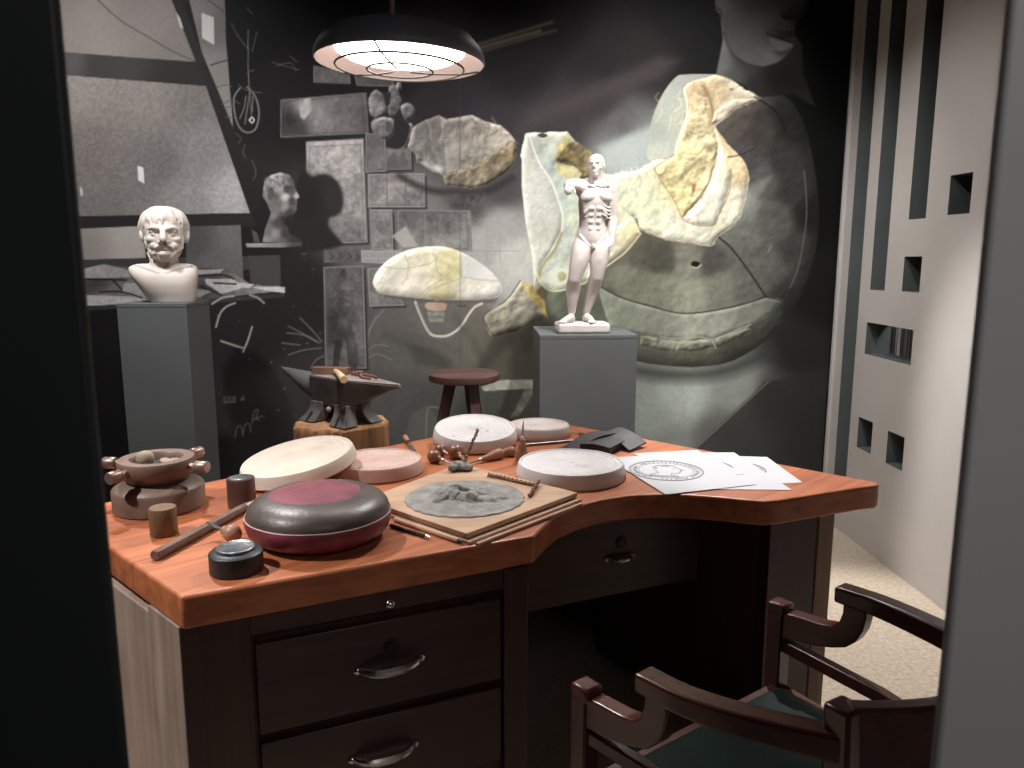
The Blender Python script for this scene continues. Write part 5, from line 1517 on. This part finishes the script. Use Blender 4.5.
MB().ribbon([M @ Vector((0.024, 0, 0)), M @ Vector((0.05, 0, 0.001)), M @ Vector((0.078, 0, 0.006))], [0.009, 0.013, 0.002], 0.003).build('blade', m_steel, t)
o = MB().ell((0, 0, 0), 0.0155, n=20, m=14).build('wooden_bead', m_pear, smooth=80, loc=(-0.328, 2.085, ZT + 0.0155))
tag(o, 'small round pale wooden bead behind the leather cushion', 'bead')

# ------------------------------------------------------------------ leather sandbag cushion
m_bagtop = mat('black_worn_leather', (66, 60, 58), (96, 84, 78), 0.40, scale=9, bump=0.10, bscale=90, contrast=(0.3, 0.75))
m_bagbot = mat('maroon_leather', (96, 32, 50), (132, 56, 72), 0.42, scale=14, bump=0.12, bscale=90)
m_patch = mat('maroon_pink_patch', (108, 44, 58), (130, 60, 73), 0.65, scale=22, bump=0.2, bscale=260)
bag = thing('leather_cushion', 'round sand-filled leather cushion, black above and maroon below, with a maroon patch on top', 'cushion', (-0.392, 1.800, ZT), rot=(0, 0, R(20)))
nb = lambda x, y, k: noise.noise(Vector((x * 14 + k, y * 14, k)))
def wobble(mb, k, amp):
    mb.v = [(x * (1 + amp * nb(x, y, k)), y * (1 + amp * nb(x, y, k + 3)), z * (1 + amp * 0.8 * nb(x * 0.6, y * 0.6, k + 7))) for x, y, z in mb.v]
    return mb


bt = MB().lathe([(0.169, 0.060), (0.170, 0.066), (0.166, 0.079), (0.155, 0.092), (0.136, 0.102), (0.107, 0.108), (0.07, 0.1105), (0.03, 0.111), (0.0, 0.111)], 72, close=False)
wobble(bt, 2.0, 0.018).build('top_cover', m_bagtop, bag, smooth=70)
bb = MB().lathe([(0.0, 0.0), (0.095, 0.0), (0.132, 0.005), (0.155, 0.015), (0.167, 0.030), (0.1715, 0.045), (0.1735, 0.052), (0.1720, 0.060), (0.170, 0.066), (0.160, 0.068)], 72, close=False)
wobble(bb, 2.0, 0.018).build('bottom_cover', m_bagbot, bag, smooth=70)
sm = MB().tube([(0.1712 * math.cos(R(a)), 0.1712 * math.sin(R(a)), 0.0640) for a in range(0, 361, 5)], 0.0014, 6)
wobble(sm, 2.0, 0.018).build('seam', m_pink, bag)
pt = MB()
NQ = 60
vs, fs = [(0, 0, 0.1145)], []
for i in range(1, 9):
    for q in range(NQ):
        a = 2 * PI * q / NQ
        k = i / 8
        rx = 0.112 * (1 + 0.03 * math.sin(3 * a) + 0.015 * math.sin(11 * a)) * k
        x_, y_ = rx * math.cos(a), rx * 0.93 * math.sin(a)
        rr = math.hypot(x_, y_)
        zz = 0.1145 - 0.0055 * (rr / 0.112) ** 3.2 if i < 8 else 0.1115 - 0.0055 * (rr / 0.112) ** 3.2
        vs.append((x_ - 0.004, y_ + 0.006, zz + 0.0004 * nb(x_ * 4, y_ * 4, 9)))
for q in range(NQ):
    fs.append((0, 1 + q, 1 + (q + 1) % NQ))
    for i in range(7):
        a, b = 1 + i * NQ + q, 1 + i * NQ + (q + 1) % NQ
        fs.append((a, a + NQ, b + NQ, b))
pt.add(vs, fs).build('patch', m_patch, bag, smooth=60)

# ------------------------------------------------------------------ anvil on its block
m_log = wood('rough_timber_block', (116, 78, 54), (190, 140, 100), 0.85, axis='z', scale=1.6)
m_anvil = mat('dark_anvil_iron', (84, 82, 81), (112, 109, 107), 0.48, 0.1, scale=10, bump=0.15, bscale=70)
m_face = mat('worn_anvil_face', (132, 122, 119), (164, 152, 147), 0.45, 0.15, scale=12)
AX, AY, AZ = -0.557, 3.035, 0.800
log = MB()
pl = [(-0.185, -0.02), (-0.165, -0.105), (-0.02, -0.165), (0.035, -0.172), (0.065, -0.150), (0.165, -0.070), (0.185, 0.02), (0.15, 0.12), (0.05, 0.175), (-0.08, 0.17), (-0.16, 0.09)]
# subdivide the outline and roughen the block
ol = []
for i in range(len(pl)):
    a, b = pl[i], pl[(i + 1) % len(pl)]
    for k in range(8):
        q = k / 8
        ol.append((a[0] * (1 - q) + b[0] * q, a[1] * (1 - q) + b[1] * q))
zs = [0.0, 0.2, 0.4, 0.55, 0.65, 0.70, 0.74, 0.77, 0.79, AZ]
n = len(ol)
vs, fs = [], []
for k, z in enumerate(zs):
    for i, (x, y) in enumerate(ol):
        g = 1 + 0.035 * noise.noise(Vector((x * 22, y * 22, z * 3))) + 0.02 * noise.noise(Vector((x * 70, y * 70, z * 6)))
        if k == len(zs) - 1:
            g *= 0.965
        vs.append((x * g, y * g, z + (0.006 * noise.noise(Vector((x * 30, y * 30, 3))) - 0.004 if k == len(zs) - 1 else 0)))
for k in range(len(zs) - 1):
    for i in range(n):
        j = (i + 1) % n
        fs.append((k * n + i, k * n + j, (k + 1) * n + j, (k + 1) * n + i))
fs += [tuple(range(n - 1, -1, -1)), tuple((len(zs) - 1) * n + i for i in range(n))]
o = log.add(vs, fs).build('timber_block', m_log, smooth=40, loc=(AX, AY, 0))
tag(o, 'rough hewn brown timber block under the anvil', 'wood block')
anv = thing('anvil', 'dark iron two-horned anvil with flared feet on the rough timber block', 'anvil', (AX - 0.008, AY + 0.015, AZ + 0.0005), rz=R(-41))
# body, waist and square horn as one loft along x: (x, half width top, z top, z bottom, half width bottom)
def loft(mb, secs):
    vs, fs = [], []
    for x, wt, zt, zb_, wb in secs:
        vs += [(x, -wb, zb_), (x, wb, zb_), (x, wt, zt), (x, -wt, zt)]
    for i in range(len(secs) - 1):
        for q in range(4):
            fs.append((i * 4 + q, i * 4 + (q + 1) % 4, i * 4 + 4 + (q + 1) % 4, i * 4 + 4 + q))
    e = (len(secs) - 1) * 4
    fs += [(0, 1, 2, 3), (e + 3, e + 2, e + 1, e)]
    return mb.add(vs, fs)


x = MB()
loft(x, [(-0.110, 0.062, 0.174, 0.075, 0.056), (-0.105, 0.064, 0.178, 0.066, 0.058), (0.090, 0.064, 0.178, 0.062, 0.050), (0.105, 0.062, 0.178, 0.068, 0.044), (0.20, 0.046, 0.177, 0.112, 0.026), (0.285, 0.026, 0.176, 0.148, 0.012), (0.355, 0.006, 0.175, 0.168, 0.004)])
x.box((0.094, -0.064, 0.120), (0.022, 0.018, 0.112))
x.build('body', m_anvil, anv, bevel=0.004)
x = MB()
x.prism([(-0.108, -0.062), (0.102, -0.062), (0.20, -0.044), (0.352, -0.005), (0.352, 0.005), (0.20, 0.044), (0.102, 0.062), (-0.108, 0.062)], 0.1775, 0.1815)
x.build('working_face', m_face, anv, bevel=0.0015)
x = MB()
hp, hr = [], []
for i in range(15):
    u = i / 14
    r_ = 0.055 * (1 - u ** 1.25) + 0.004
    hp.append((-0.100 - 0.280 * u, 0, 0.177 - r_ * 0.98 + 0.006 * u))
    hr.append(r_)
x.tube(hp, hr, 24)
x.build('round_horn', m_anvil, anv, smooth=60)
x = MB()
loft(x, [(-0.095, 0.046, 0.10, 0.050, 0.044), (-0.03, 0.040, 0.10, 0.050, 0.036), (0.05, 0.040, 0.10, 0.050, 0.036), (0.10, 0.036, 0.10, 0.050, 0.042)])
x.build('waist', m_anvil, anv, bevel=0.004)
for sx_ in (-1, 1):
    for sy_ in (-1, 1):
        x = MB()
        cx0 = -0.070 if sx_ < 0 else 0.078
        vs = []
        for k in range(7):
            u = k / 6
            z = 0.078 * (1 - u)
            f = u ** 2.2
            hx, hy = 0.036 + 0.012 * f, 0.024 + 0.010 * f
            cx, cy = cx0 + sx_ * 0.022 * f, sy_ * (0.038 + 0.030 * f)
            vs += [(cx - hx, cy - hy, z), (cx + hx, cy - hy, z), (cx + hx, cy + hy, z), (cx - hx, cy + hy, z)]
        fs = [(0, 1, 2, 3), (27, 26, 25, 24)]
        for k in range(6):
            for q in range(4):
                fs.append((k * 4 + q, k * 4 + (q + 1) % 4, k * 4 + 4 + (q + 1) % 4, k * 4 + 4 + q))
        x.add(vs, fs)
        ft = x.build('foot', m_anvil, anv, bevel=0.003)
        g = MB()
        g.tube([(cx0 + sx_ * 0.016, sy_ * 0.099, 0.004), (cx0 + sx_ * 0.008, sy_ * 0.076, 0.036)], 0.0045, 6)
        g.build('notch', m_inner, ft)
MB().ell((0.0, -0.056, 0.052), 0.011).build('boss', m_face, anv, smooth=60)
# mallet and pincers on the anvil
ZA = AZ + 0.0005 + 0.1817
m_mallet = wood('brown_mallet_wood', (88, 62, 52), (150, 112, 92), 0.55, axis='x', scale=1.5)
m_mhandle = wood('straw_coloured_handle', (190, 160, 118), (218, 190, 150), 0.5, axis='y', scale=1.5)
t = thing('mallet', 'small block-headed mallet with a straw coloured handle lying on the anvil', 'mallet', (-0.600, 3.080, ZA), rz=R(-12))
MB().box((0, 0, 0.0145), (0.150, 0.042, 0.028)).build('head', m_mallet, t, bevel=0.002)
MB().tube([(0.005, 0.018, 0.0145), (0.07, -0.09, 0.015), (0.140, -0.215, 0.015)], [0.010, 0.0125, 0.0140], 14).build('handle', m_mhandle, t, smooth=40)
m_pinc = mat('rust_brown_iron', (112, 76, 62), (140, 100, 84), 0.6, 0.2, scale=30)
t = thing('pincers', 'rust brown iron pincers lying open on the square horn of the anvil', 'pincers', (-0.462, 3.005, ZA), rz=R(-56))
for s_ in (-1, 1):
    MB().tube([(-0.075, 0.006 * s_, 0.010), (-0.055, 0.020 * s_, 0.009), (-0.03, 0.006 * s_, 0.008), (0.0, -0.012 * s_, 0.007), (0.05, -0.022 * s_, 0.006), (0.095, -0.014 * s_, 0.006)], [0.006, 0.008, 0.0075, 0.006, 0.005, 0.0045], 10, flat=0.8).build('jaw_arm', m_pinc, t, smooth=60)
MB().lathe([(0, 0.0), (0.009, 0.0), (0.009, 0.017), (0, 0.018)], 16, Matrix.Translation((-0.022, 0, 0))).build('rivet', m_pinc, t)

# ------------------------------------------------------------------ stool
m_stool = wood('dark_red_brown_stool_wood', (64, 42, 40), (100, 70, 66), 0.45, axis='x', scale=0.8)
m_stoolz = wood('dark_red_brown_stool_leg_wood', (58, 38, 36), (90, 62, 58), 0.5, axis='z', scale=0.8)
stl = thing('stool', 'round dark wooden three-legged stool standing before the mural', 'stool', (-0.078, 3.58, 0))
MB().lathe([(0.0, 0.872), (0.155, 0.872), (0.166, 0.878), (0.168, 0.890), (0.166, 0.905), (0.158, 0.911), (0.0, 0.912)], 48).build('seat', m_stool, stl, smooth=40)
for a in (-165, -62, 62):
    dx, dy = math.cos(R(a)), math.sin(R(a))
    MB().ribbon([(dx * 0.26, dy * 0.26, 0.0), (dx * 0.16, dy * 0.16, 0.45), (dx * 0.065, dy * 0.065, 0.874)], [0.040, 0.046, 0.052], [0.036, 0.040, 0.046]).build('leg', m_stoolz, stl, bevel=0.004)
# ------------------------------------------------------------------ white sculptures
m_cast = mat('white_cast_plaster', (206, 196, 189), (218, 209, 203), 0.6, scale=10, bump=0.05, bscale=120, spec=0.3)
m_fig = mat('white_figure_plaster', (196, 187, 182), (208, 200, 195), 0.5, scale=10, spec=0.4)
bust = thing('portrait_bust', 'white plaster bust of a bearded old man with fringed hair on the tall narrow plinth', 'bust', (-1.388, 3.490, 1.25), rz=R(13))
b = MB()
sec = [(0.0, -0.066, 0.116, -0.085, 0.060), (0.020, -0.078, 0.120, -0.090, 0.062), (0.05, -0.098, 0.125, -0.098, 0.066), (0.085, -0.120, 0.131, -0.102, 0.072), (0.115, -0.138, 0.135, -0.096, 0.078),
       (0.138, -0.147, 0.134, -0.080, 0.082), (0.153, -0.145, 0.128, -0.060, 0.082), (0.162, -0.128, 0.112, -0.040, 0.076), (0.167, -0.100, 0.086, -0.022, 0.066)]
b.sections([((a + c) / 2, (d + e) / 2, z, (c - a) / 2, (e - d) / 2) for z, a, c, d, e in sec], 56, 5, 2.5)
b.stube([(-0.004, 0.03, 0.09), (-0.004, 0.018, 0.15), (-0.004, 0.004, 0.20), (-0.004, -0.004, 0.26)], [0.085, 0.064, 0.058, 0.062], 28)
for s_ in (-1, 1):
    b.stube([(s_ * 0.054 - 0.004, 0.0, 0.215), (s_ * 0.032, -0.038, 0.165), (s_ * 0.014, -0.075, 0.130)], [0.014, 0.014, 0.010], 14)
    b.stube([(s_ * 0.014, -0.082, 0.126), (s_ * 0.06, -0.064, 0.146), (s_ * 0.11, -0.03, 0.158)], [0.010, 0.011, 0.010], 14)
HM = Matrix.Translation((0.008, 0.0, -0.014)) @ Matrix.Rotation(R(5), 4, 'Z')
E_ = lambda c, r, rot=(0, 0, 0), n=20, m=13: b.ell(c, r, rot, n, m, HM)
T_ = lambda pts, rad, n=12: b.stube(pts, rad, n, 4, 1.0, HM)
E_((0, 0.018, 0.328), (0.092, 0.110, 0.088), n=32, m=22)            # skull
E_((0, -0.026, 0.282), (0.077, 0.080, 0.098), n=32, m=22)           # face
E_((0, -0.050, 0.226), (0.056, 0.050, 0.040), n=24, m=16)           # jaw
for s_ in (-1, 1):
    T_([(s_ * 0.010, -0.101, 0.326), (s_ * 0.034, -0.099, 0.333), (s_ * 0.060, -0.078, 0.327)], [0.008, 0.0105, 0.006], 14)   # brow
    E_((s_ * 0.034, -0.087, 0.3105), (0.0165, 0.012, 0.0090))                                   # eye
    E_((s_ * 0.034, -0.091, 0.3185), (0.020, 0.010, 0.0038), (0, s_ * R(8), 0))                   # upper lid
    E_((s_ * 0.033, -0.090, 0.3020), (0.018, 0.010, 0.0038), (0, s_ * R(-6), 0))                  # lower lid
    E_((s_ * 0.044, -0.070, 0.284), (0.027, 0.028, 0.022))                                        # cheek bone
    E_((s_ * 0.036, -0.076, 0.258), (0.024, 0.024, 0.022))                                        # cheek
    E_((s_ * 0.0135, -0.114, 0.2715), (0.010, 0.012, 0.009))                                      # nostril
    E_((s_ * 0.089, 0.008, 0.298), (0.011, 0.022, 0.030), (0, s_ * R(8), s_ * R(20)))             # ear
T_([(0, -0.097, 0.330), (0, -0.113, 0.308), (0, -0.128, 0.285), (0, -0.126, 0.275)], [0.011, 0.0125, 0.0155, 0.011], 16)
E_((0, -0.101, 0.2560), (0.030, 0.014, 0.0075))                     # upper lip with moustache
E_((0, -0.102, 0.2425), (0.020, 0.012, 0.0062))                     # lower lip
E_((0, -0.091, 0.223), (0.028, 0.024, 0.018))                       # chin
r_ = random.Random(21)
for i in range(120):                                               # short curly beard along the jaw and up to the ears
    a = R(r_.uniform(-95, 95))
    q = (abs(a) / R(95)) ** 1.6
    zz = 0.218 + 0.068 * q + r_.uniform(-0.016, 0.018)
    x, y = (0.064 + 0.012 * q) * math.sin(a), -0.034 - 0.062 * math.cos(a)
    E_((x, y, zz), (0.0062, 0.0072, 0.0105), (r_.uniform(-0.5, 0.5), r_.uniform(-0.6, 0.6), a), 10, 7)
for s_ in (-1, 1):                                                 # moustache ends
    T_([(s_ * 0.006, -0.113, 0.260), (s_ * 0.024, -0.107, 0.254), (s_ * 0.036, -0.094, 0.240)], [0.005, 0.0065, 0.003], 10)


def strand(th, e1, rad, lift, wob):
    """one lock of hair combed from the crown to elevation e1 at azimuth th (0 = front)"""
    pts, rr = [], []
    for k in range(9):
        u = k / 8
        e = R(84 + (e1 - 84) * u)
        t = th + wob * math.sin(u * 5.0) * u
        q = 1 + lift * (1 - 0.9 * max(0, u - 0.55)) - 0.05 * max(0, u - 0.7) / 0.3 + 0.015 * math.sin(u * 9 + th * 7)
        pts.append((0.096 * q * math.cos(e) * math.sin(t), 0.018 - 0.114 * q * math.cos(e) * math.cos(t), 0.326 + 0.091 * q * math.sin(e)))
        rr.append(rad * (0.75 + 0.35 * math.sin(PI * min(1, u * 1.05)) - 0.45 * max(0, u - 0.8) / 0.2))
    b.stube(pts, rr, 10, 2, 1.0, HM)


for lay, n_ in ((0, 46), (1, 34)):
    for i in range(n_):
        th = 2 * PI * (i + 0.5 * lay) / n_ + r_.uniform(-0.04, 0.04)
        a = abs((th + PI) % (2 * PI) - PI)
        if a < R(52):
            e1 = 19 - 5 * (a / R(52)) + r_.uniform(-4, 6) + (8 if lay else 0)
        elif a < R(95):
            e1 = 6 - 20 * (a - R(52)) / R(43) + r_.uniform(-5, 5) + (16 if lay else 0)
        else:
            e1 = -34 + r_.uniform(-5, 5) + (26 if lay else 0)
        strand(th, e1, r_.uniform(0.0075, 0.0105), 0.03 + 0.035 * lay, r_.uniform(-0.12, 0.12))
fuse(b.build('figure', m_cast, bust, smooth=0), 0.0028, 3, 0.45)

# ---- standing anatomical figure; front faces -y, x to the viewer's right, 1 px of the photograph = 0.00465 m
fig = thing('anatomical_statue', 'white plaster standing anatomical male figure with one arm raised on the wide grey plinth', 'statue', (0.472, 3.560, 1.10))
fig.scale = (1.0, 1.0, 0.972)
MB().prism([(-0.118, -0.085), (0.118, -0.085), (0.122, -0.04), (0.122, 0.07), (0.11, 0.09), (-0.11, 0.09), (-0.122, 0.07), (-0.122, -0.04)], 0.0, 0.048).build('base', m_cast, fig, bevel=0.012, seg=3)
k_ = 0.00466


def Q(px, py, y=0.0):
    return ((px - 586.0) * k_, y, 0.048 + (319.0 - py) * k_)


f = MB()
# legs
for knee, hip, ank, ft in ((Q(577, 275, -0.032), Q(587, 236, 0.0), Q(576, 310, 0.018), ((573, 317, -0.004), (565.0, 317.5, -0.062))),
                           (Q(599, 273, -0.030), Q(603, 236, 0.0), Q(591, 309, 0.030), ((592, 317, 0.01), (594.5, 317.5, -0.068)))):
    mid = lambda a, b_, t, dy=0.0: tuple(a[i] * (1 - t) + b_[i] * t + (dy if i == 1 else 0) for i in range(3))
    f.limb([(hip[0], hip[1] + 0.006, hip[2]), mid(hip, knee, 0.3, -0.010), mid(hip, knee, 0.65, -0.010), knee], [0.044, 0.0475, 0.040, 0.0305], 20)
    f.limb([knee, mid(knee, ank, 0.3, 0.016), mid(knee, ank, 0.6, 0.008), ank], [0.0305, 0.0335, 0.026, 0.0165], 20)
    f.ell(mid(knee, ank, 0.28, 0.026), (0.024, 0.022, 0.040))
    f.ell((knee[0], knee[1] - 0.018, knee[2] + 0.004), (0.016, 0.013, 0.018))
    for s_ in (-1, 1):                                           # bands of thigh muscle
        f.stube([mid(hip, knee, 0.12, -0.026), mid((hip[0] + s_ * 0.022, hip[1], hip[2]), (knee[0] + s_ * 0.016, knee[1], knee[2]), 0.55, -0.026), mid((hip[0] + s_ * 0.015, hip[1], hip[2]), (knee[0] + s_ * 0.014, knee[1], knee[2]), 0.90, -0.014)], [0.012, 0.019, 0.009], 12)
    f.stube([mid(hip, knee, 0.15, -0.034), mid(hip, knee, 0.5, -0.042), mid(hip, knee, 0.85, -0.024)], [0.010, 0.016, 0.009], 12)
    h_, t_ = Q(*ft[0]), Q(*ft[1])
    f.limb([(ank[0], ank[1] + 0.012, 0.064), (h_[0], h_[1] - 0.02, 0.068), (t_[0], t_[1], 0.057)], [0.019, 0.019, 0.012], 12)
    d_ = Vector((t_[0] - h_[0], t_[1] - h_[1], 0)).normalized()
    sd = Vector((-d_.y, d_.x, 0))
    for q in range(5):
        c0 = Vector((t_[0], t_[1], 0.055)) + sd * (q - 2) * 0.008 - d_ * 0.006
        f.limb([c0, c0 + d_ * (0.020 - 0.002 * abs(q - 1)) + Vector((0, 0, -0.002))], [0.0058, 0.0046], 8)
# trunk
PXC = lambda px: (px - 586.0) * k_
PZ = lambda py: 0.048 + (319.0 - py) * k_
f.sections([(PXC(cx), cy, PZ(py), rx * k_, ry) for cx, py, rx, ry, cy in (
    (594, 249, 7.0, 0.030, 0.010), (594, 244, 12.0, 0.050, 0.008), (594, 238, 14.8, 0.058, 0.006), (594, 231, 15.2, 0.056, 0.004), (594.5, 223, 13.4, 0.048, 0.0), (595, 215, 13.2, 0.049, -0.002),
    (595.8, 207, 14.6, 0.056, -0.002), (596.8, 198, 16.0, 0.064, 0.0), (597.4, 191, 15.6, 0.060, 0.004), (597.8, 186, 12.5, 0.046, 0.008), (598, 181.5, 7.0, 0.032, 0.010), (598, 178, 5.0, 0.026, 0.008))], 44, 5, 2.25)
for s_ in (-1, 1):
    f.ell(Q(597.2 + s_ * 7.6, 194.5, -0.048), (0.036, 0.021, 0.026), (0, s_ * R(18), s_ * R(8)))      # breast muscle
    f.ell(Q(598 + s_ * 14.5, 187, 0.002), (0.029, 0.031, 0.033))                                     # shoulder
    f.ell(Q(594 + s_ * 7.5, 240, 0.042), (0.038, 0.034, 0.040))                                      # seat
    for q in range(4):                                                                              # belly bands
        f.ell(Q(595.8 - 0.2 * q + s_ * 3.3, 205.5 + 6.6 * q, -0.0475 + 0.002 * q - (0.006 if q < 1 else 0)), (0.0140, 0.0115, 0.0132))
    for q in range(5):                                                                              # ribs
        f.stube([Q(597 + s_ * 6, 199 + 3.0 * q, -0.055 + 0.001 * q), Q(597 + s_ * 11, 201.5 + 3.3 * q, -0.046 + 0.002 * q), Q(597 + s_ * 14.6, 201 + 3.4 * q, -0.010)], [0.0035, 0.0050, 0.004], 8, 3)
    f.stube([Q(595.8 + s_ * 3.5, 203, -0.056), Q(595.8 + s_ * 9, 209, -0.046), Q(595.8 + s_ * 12, 216, -0.026)], [0.006, 0.008, 0.006], 10, 4)   # rib arch
    f.stube([Q(594 + s_ * 13.0, 231, -0.034), Q(594 + s_ * 8, 237.5, -0.050), Q(594 + s_ * 2.5, 243, -0.048)], [0.0045, 0.0055, 0.005], 10, 4)   # groin line
    f.stube([Q(598 + s_ * 2, 184.5, -0.036), Q(598 + s_ * 9, 182.8, -0.030), Q(598 + s_ * 15, 182.8, -0.004)], [0.006, 0.006, 0.006], 10, 4)   # collar bone
    f.stube([Q(598 + s_ * 4.5, 173, 0.006), Q(598 + s_ * 2.5, 179, -0.018), Q(598 + s_ * 1.0, 184, -0.034)], [0.007, 0.008, 0.006], 10, 4)
    f.stube([Q(598 + s_ * 4, 175.5, 0.02), Q(598 + s_ * 9, 181, 0.018), Q(598 + s_ * 15, 184, 0.008)], [0.013, 0.014, 0.012], 12, 4)
f.ell(Q(594.3, 243, -0.056), (0.009, 0.012, 0.014))
# neck and head, turned a little to the viewer's left
f.tube([Q(598, 184, 0.008), Q(597.5, 178, 0.0), Q(597, 172, -0.004)], [0.032, 0.028, 0.030], 14)
H0 = Q(597, 164, -0.006)
fd = Matrix.Translation(H0) @ Matrix.Rotation(R(-18), 4, 'Z')
f.ell((0, 0.008, 0.018), (0.038, 0.046, 0.038), M=fd)
f.ell((0, -0.012, -0.012), (0.030, 0.034, 0.042), M=fd)
f.ell((0, -0.026, -0.040), (0.019, 0.018, 0.015), M=fd)
f.tube([(0, -0.042, 0.010), (0, -0.054, -0.008), (0, -0.050, -0.012)], [0.0055, 0.0075, 0.005], 8, M=fd)
f.ell((0, -0.040, 0.014), (0.026, 0.010, 0.005), M=fd)
f.ell((0, -0.041, -0.026), (0.012, 0.008, 0.0035), M=fd)
f.ell((0, -0.040, -0.032), (0.010, 0.008, 0.0035), M=fd)
for s_ in (-1, 1):
    f.ell((s_ * 0.036, 0.002, -0.002), (0.006, 0.011, 0.015), M=fd)
    f.ell((s_ * 0.022, -0.026, -0.010), (0.011, 0.011, 0.010), M=fd)
    f.ell((s_ * 0.013, -0.038, 0.006), (0.007, 0.006, 0.004), M=fd)


def hand(root, d, up, curl, s=1.0, thumb=1):
    """palm, five separate fingers"""
    d, up = Vector(d).normalized(), Vector(up).normalized()
    sd = d.cross(up).normalized()
    up = sd.cross(d)
    root = Vector(root)
    f.tube([root - d * 0.006, root + d * 0.018 * s, root + d * 0.040 * s], [0.0125 * s, 0.0165 * s, 0.0155 * s], 10, flat=0.8)
    for q, ln in enumerate((0.034, 0.039, 0.037, 0.029)):
        p0 = root + d * 0.036 * s + sd * (q - 1.5) * 0.0088 * s
        pts, a = [p0], 0.0
        for j in range(3):
            a += curl
            dd = d * math.cos(a) - up * math.sin(a)
            pts.append(pts[-1] + dd * ln * s * (0.45, 0.32, 0.26)[j])
        f.limb(pts, [0.0048 * s, 0.0046 * s, 0.0042 * s, 0.0036 * s], 7)
    p0 = root + d * 0.010 * s - sd * thumb * 0.012 * s
    f.limb([p0, p0 + (d * 0.6 - sd * thumb * 0.7 - up * 0.3) * 0.018 * s, p0 + (d * 1.2 - sd * thumb * 0.8 - up * 0.7) * 0.026 * s], [0.0062 * s, 0.0055 * s, 0.0042 * s], 7)


# raised arm: out to the viewer's left, forearm pointing to the viewer
sh, el, wr_ = Q(585, 184.5, -0.004), Q(571.5, 182.5, -0.030), Q(567.0, 186.5, -0.150)
f.limb([sh, tuple((sh[i] + el[i]) / 2 + (0.004 if i == 2 else 0) for i in range(3)), el], [0.034, 0.031, 0.026], 12)
f.limb([el, tuple(el[i] * 0.6 + wr_[i] * 0.4 for i in range(3)), wr_], [0.026, 0.026, 0.0165], 12)
hand(wr_, (-0.05, -1.0, -0.15), (0.2, 0, 1), 0.75, 1.0, 1)
# hanging arm
sh, el, wr_ = Q(612.5, 188, 0.004), Q(614.5, 213, 0.012), Q(613.5, 234, -0.020)
f.limb([sh, tuple((sh[i] + el[i]) / 2 for i in range(3)), el], [0.031, 0.029, 0.022], 12)
f.limb([el, tuple(el[i] * 0.65 + wr_[i] * 0.35 for i in range(3)), wr_], [0.022, 0.0245, 0.0145], 12)
hand(wr_, (-0.04, -0.12, -1.0), (1.0, 0.2, 0), 0.28, 1.05, -1)
fuse(f.build('body', m_fig, fig, smooth=0), 0.0028, 3, 0.45)
# ------------------------------------------------------------------ light
def spot(name, loc, to, watts, ang, blend=0.5, col=(1, 0.975, 0.955), size=0.05):
    l = bpy.data.lights.new(name, 'SPOT')
    l.energy, l.spot_size, l.spot_blend, l.color, l.shadow_soft_size = watts, R(ang), blend, col, size
    o = bpy.data.objects.new(name, l)
    C.objects.link(o)
    o.location = loc
    o.rotation_euler = (Vector(to) - Vector(loc)).to_track_quat('-Z', 'Y').to_euler()
    return o


for nm, a, b, wt, an, bl in LIGHTS:
    spot(nm, a, b, wt, an, bl)
al = bpy.data.lights.new('panel_fill_light', 'AREA')  # unseen area light added to brighten the near panels
al.energy, al.size, al.color = PANEL_FILL, 0.8, (1, 0.95, 0.92)
ao = bpy.data.objects.new('panel_fill_light', al)
C.objects.link(ao)
ao.location = (0.55, -0.7, 2.3)
ao.rotation_euler = (Vector((0.6, 0.5, 1.3)) - ao.location).to_track_quat('-Z', 'Y').to_euler()

pl_ = bpy.data.lights.new('stripes_fill_light', 'SPOT')  # unseen spot added behind the wall to brighten the striped panel
pl_.energy, pl_.spot_size, pl_.shadow_soft_size = 14, R(56), 0.05
po = bpy.data.objects.new('stripes_fill_light', pl_)
C.objects.link(po)
po.location = (XW + 0.30, 3.05, 1.35)
po.rotation_euler = (Vector((XW + 0.42, 3.95, 1.05)) - po.location).to_track_quat('-Z', 'Y').to_euler()
